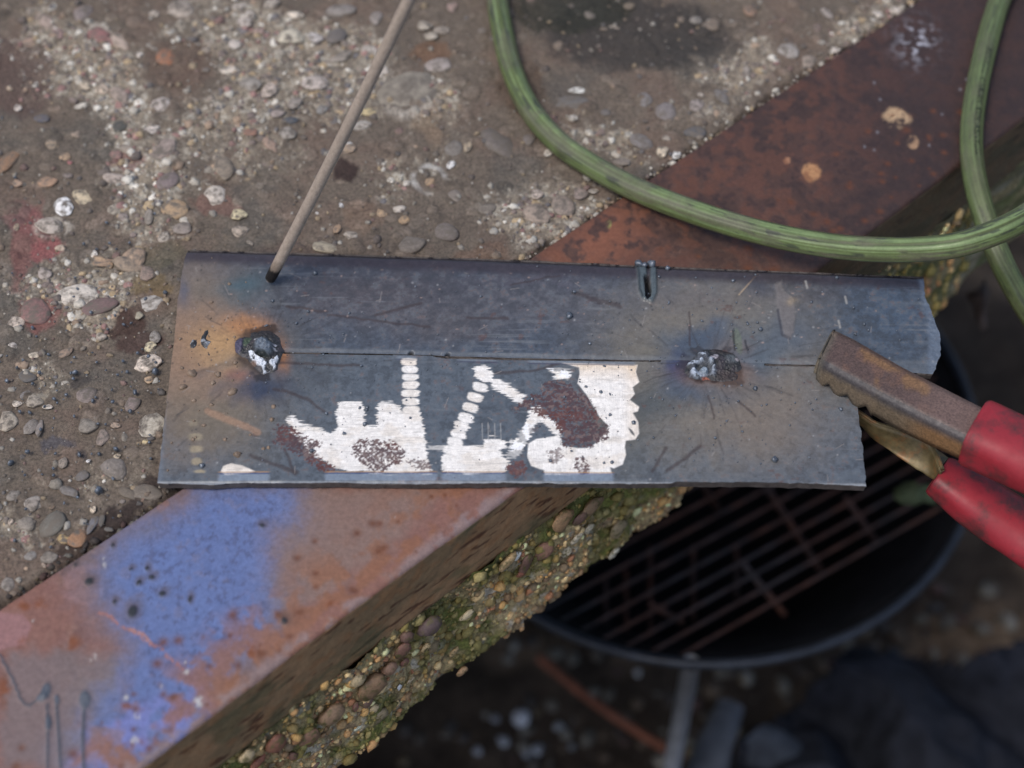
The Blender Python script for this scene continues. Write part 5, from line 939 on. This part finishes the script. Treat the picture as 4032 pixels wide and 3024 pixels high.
for y in (1890, 1972, 2050, 2130, 2208, 2285, 2362, 2440, 1810, 1730, 1650):
    q = at(2928, y, za); dd = (q - gc_); along = dd @ gd; perp = dd @ gn; 
    if abs(perp) < gr - .01:
        L = math.sqrt((gr - .006) ** 2 - perp ** 2); cen = gc_ + gn * perp; cen[2] = za; rodseg('grate_rod', cen - gd * L, cen + gd * L, .0014, M_rodm, grill)
for a, b in (((2980, 1860), (3228, 2240)), ((2930, 2225), (3090, 2420)), ((3330, 1960), (3455, 2140)), ((2560, 2380), (2690, 2450)), ((2700, 1800), (2830, 2010))): rodseg('cross_rod', at(*a, za - .003), at(*b, za - .003), .0023, M_rodm, grill)
for a, b in (((2385, 2280), (2385, 2480)), ((2465, 2250), (2465, 2560)), ((2560, 2150), (2560, 2480)), ((2730, 2150), (2730, 2440)), ((2900, 2150), (2900, 2350))): rodseg('lower_grate_rod', at(*a, ZG - .055), at(*b, ZG - .055), .0017, M_rodm, grill)
lt = at(2722, 2610, ZG - .006); rodseg('leg', lt, lt + np.array([-.004, -.004, -.25]), .0066, M_leg, grill)
for a in (25, 145): q = gc_ + np.array([math.cos(math.radians(a)) * gr, math.sin(math.radians(a)) * gr, -.006]); rodseg('leg', q, q + np.array([0, 0, -.25]), .0066, M_leg, grill)
# ground far below
ZF = -.68
gx = np.arange(-1.6, 1.8, .012); gy = np.arange(-1.6, 2.2, .012); X, Y = np.meshgrid(gx, gy, indexing='ij'); Pg = np.stack([X.ravel(), Y.ravel(), np.zeros(X.size)], 1)
hg_ = (fbm(Pg[:, 0] * 9, Pg[:, 1] * 9, 260) - .5) * .03 + (fbm(Pg[:, 0] * 50, Pg[:, 1] * 50, 261) - .5) * .012; Pg[:, 2] = ZF + hg_
cg = np.tile((.06, .044, .032), (len(Pg), 1)) * (.5 + fbm(Pg[:, 0] * 30, Pg[:, 1] * 30, 262))[:, None]; m = ss(.55, .65, fbm(Pg[:, 0] * 12, Pg[:, 1] * 12, 263))[:, None]; cg = cg * (1 - m) + np.array((.17, .12, .08)) * m
ground = link('ground', mesh_np('ground', Pg, gridquads(len(gx), len(gy)), True, None, cg), attr_mat('dark_earth', .9, .15, (60, .6, 1.4), (300, .6, 1.4), (150, .8, .006))); ground['kind'] = 'structure'
far = bpy.data.meshes.new('outer_ground'); far.from_pydata([(-12, -12, ZF - .06), (12, -12, ZF - .06), (12, 12, ZF - .06), (-12, 12, ZF - .06)], [], [(0, 1, 2, 3)]); fo_ = link('outer_ground', far, plain_mat('earth', (.05, .04, .03), .9, .2, 0, g=(3, .6, 1.4), bump=(20, .5, .02))); fo_['kind'] = 'structure'
stone_protos = [stone_mesh(400 + k, amp=.5, name='rubble_stone') for k in range(5)]
for me in stone_protos: me.materials.append(pebble_mat('rubble', (.07, .055, .045), .5, .66)) if me is stone_protos[0] else me.materials.append(stone_protos[0].materials[0])
def rub(u, v, r, c, label):
    z = ZF + .006; p = at(u, v, z); k_ = FPX / ((p - CP) @ CF); o = link('rubble_stone', random.choice(stone_protos)); o.location = tuple(p); o.scale = (r / k_, r / k_ * .85, r / k_ * .6); o.rotation_euler = (0, 0, random.uniform(0, 3)); o.color = (*c, 1)
    tag(o, label, 'stone', 'stones on the ground below the slab')
rub(2048, 2825, 44, (.55, .57, .62), 'largest pale stone on the ground below the mossy slab side')
rub(1975, 2915, 30, (.45, .47, .5), 'grey stone just below the largest pale stone'); rub(2115, 2950, 28, (.4, .42, .46), 'grey stone to the right of the lower grey stones'); rub(2075, 2965, 20, (.34, .36, .4), 'small grey stone between two larger grey ones near the bottom edge')
rub(1880, 2957, 24, (.42, .44, .48), 'round grey stone nearest the slab at the bottom edge'); rub(2200, 2860, 24, (.3, .32, .34), 'dim grey stone right of the largest pale stone, by the rusty bar'); rub(1950, 2830, 22, (.3, .31, .34), 'dull grey stone left of the largest pale stone')
rub(2510, 2650, 20, (.5, .5, .5), 'small pale stone under the barbecue rim left of its grey leg'); rub(2250, 2940, 18, (.2, .22, .24), 'faint grey stone beneath the rusty bar')
mk_ = 420; uu = rng.uniform(1500, 4000, mk_); vv = rng.uniform(2300, 3100, mk_); gp = np.array([at(a, b, ZF) for a, b in zip(uu, vv)]); scatter('ground_gravel', gp, rng.uniform(.002, .010, mk_), gpal[rng.integers(0, 10, mk_)] * .3, I1, M_grit, ground)
bar_ = catmull([at(2120, 2590, ZF + .03), at(2330, 2760, ZF + .025), at(2500, 2875, ZF + .02), at(2690, 2990, ZF + .018)], .004); V_, Q_, th, LL, caps = sweep(bar_, .0036, 10); tag(tube_obj('rusty_bar', V_, Q_, caps, plain_mat('rusty_bar', (.22, .08, .045), .7, .3, g=(80, .5, 1.4))), 'thin rusty steel bar lying across the ground left of the barbecue leg', 'steel bar')
# dark cloth heap with a grey hem
M_cloth = plain_mat('dark_blue_cloth', (.016, .018, .025), .9, .15, 0, g=(60, .6, 1.5), bump=(800, .4, .0006)); M_hem = plain_mat('grey_cloth', (.085, .095, .115), .85, .2, 0, g=(80, .7, 1.3), bump=(700, .4, .0006))
gx = np.arange(.03, .72, .004); gy = np.arange(-.35, .24, .004); X, Y = np.meshgrid(gx, gy, indexing='ij'); Pc = np.stack([X.ravel(), Y.ravel(), np.zeros(X.size)], 1)
fold = np.abs(((Pc[:, 0] * 7 + Pc[:, 1] * 6 + fbm(Pc[:, 0] * 8, Pc[:, 1] * 8, 270) * 2.2) % 1) - .5) * 2; Pc[:, 2] = -.61 + .05 * ss(0, 1, fold) * fbm(Pc[:, 0] * 5, Pc[:, 1] * 5, 271) * 1.8 + (fbm(Pc[:, 0] * 40, Pc[:, 1] * 40, 272) - .5) * .002
uc, vc = proj(Pc); kp = (vc > 2600 - (uc - 2900) * .0 + (3300 - uc).clip(0, 900) * .35) ; cl = Paint(Pc, (0, 0, 0)); kp = cl.sdf([(2840, 3300), (2900, 2900), (3050, 2830), (3200, 2700), (3330, 2520), (3560, 2560), (3760, 2590), (4040, 2500), (4500, 2450), (4700, 3500), (2840, 3500)], 30) < 0
V_, Q_ = compact(Pc, gridquads(len(gx), len(gy), kp)); cloth = link('dark_cloth', mesh_np('dark_cloth', V_, Q_), M_cloth); cloth.modifiers.new('thickness', 'SOLIDIFY').thickness = .003; tag(cloth, 'heap of dark blue crumpled cloth with a grey fold, on the ground at lower right', 'cloth')
hc = catmull([at(2880, 2770, -.57), at(2850, 2850, -.57), at(2810, 2950, -.57), at(2770, 3080, -.57)], .004); V_, Q_, th, LL, caps = sweep(hc, np.linspace(.010, .017, len(hc)), 24, ra=1.0, rb=.5, prof=lambda a, l: 1 + .2 * (fbm(a * 1.3, l * 30, 275) - .5)); tube_obj('grey_fold', V_, Q_, caps, M_hem, cloth)
hc = catmull([at(2960, 2900, -.575), at(3020, 2960, -.575), at(3080, 3080, -.575)], .004); V_, Q_, th, LL, caps = sweep(hc, np.linspace(.012, .03, len(hc)), 24, ra=1.2, rb=.5, prof=lambda a, l: 1 + .25 * (fbm(a * 1.3, l * 30, 276) - .5)); tube_obj('blue_fold', V_, Q_, caps, plain_mat('blue_cloth', (.05, .06, .08), .85, .2, 0, g=(80, .7, 1.3)), cloth)
# leaves
def leaf(name, pts, z, mat, label, dz=.01):
    q = [at(u, v, z) for u, v in pts]; c = sum(q) / len(q); c = c + np.array([0, 0, dz]); V = [tuple(c)]; F_ = []; R = 3; m_ = len(q)
    for r in range(1, R + 1):
        for k_, a in enumerate(q): t = r / R; V.append(tuple(lerp(c, a, t) + np.array([0, 0, dz * .6 * (1 - t) * math.sin(k_ * 2.1)])))
    for k_ in range(m_): F_.append((0, 1 + k_, 1 + (k_ + 1) % m_))
    for r in range(1, R):
        for k_ in range(m_): a = 1 + (r - 1) * m_ + k_; b = 1 + (r - 1) * m_ + (k_ + 1) % m_; F_.append((a, a + m_, b + m_, b))
    me = bpy.data.meshes.new(name); me.from_pydata(V, [], F_); me.update(); me.polygons.foreach_set("use_smooth", np.full(len(me.polygons), True)); o = link(name, me, mat); o.modifiers.new('thickness', 'SOLIDIFY').thickness = .0006; tag(o, label, 'leaf')
leaf('green_leaf', [(3520, 1930), (3560, 1900), (3620, 1915), (3680, 1905), (3700, 1950), (3680, 1990), (3640, 1975), (3600, 1990), (3550, 1985), (3520, 1965)], -.27, plain_mat('leaf_green', (.07, .09, .045), .7, .3), 'small green lobed leaf lying on the grate just under the plate corner')
leaf('dry_leaf', [(3800, 1160), (3850, 1140), (3880, 1100), (3895, 1150), (3880, 1200), (3870, 1240), (3885, 1290), (3865, 1305), (3845, 1260), (3830, 1200)], -.24, plain_mat('leaf_dry', (.10, .075, .065), .8, .2), 'dry brown leaf in the dark gap right of the plate')
# what carries the slab
wall = box_sn('concrete_wall', -.60, .62, -.74, -.36, ZF - .02, -.133, M_plainconc); wall['kind'] = 'structure'
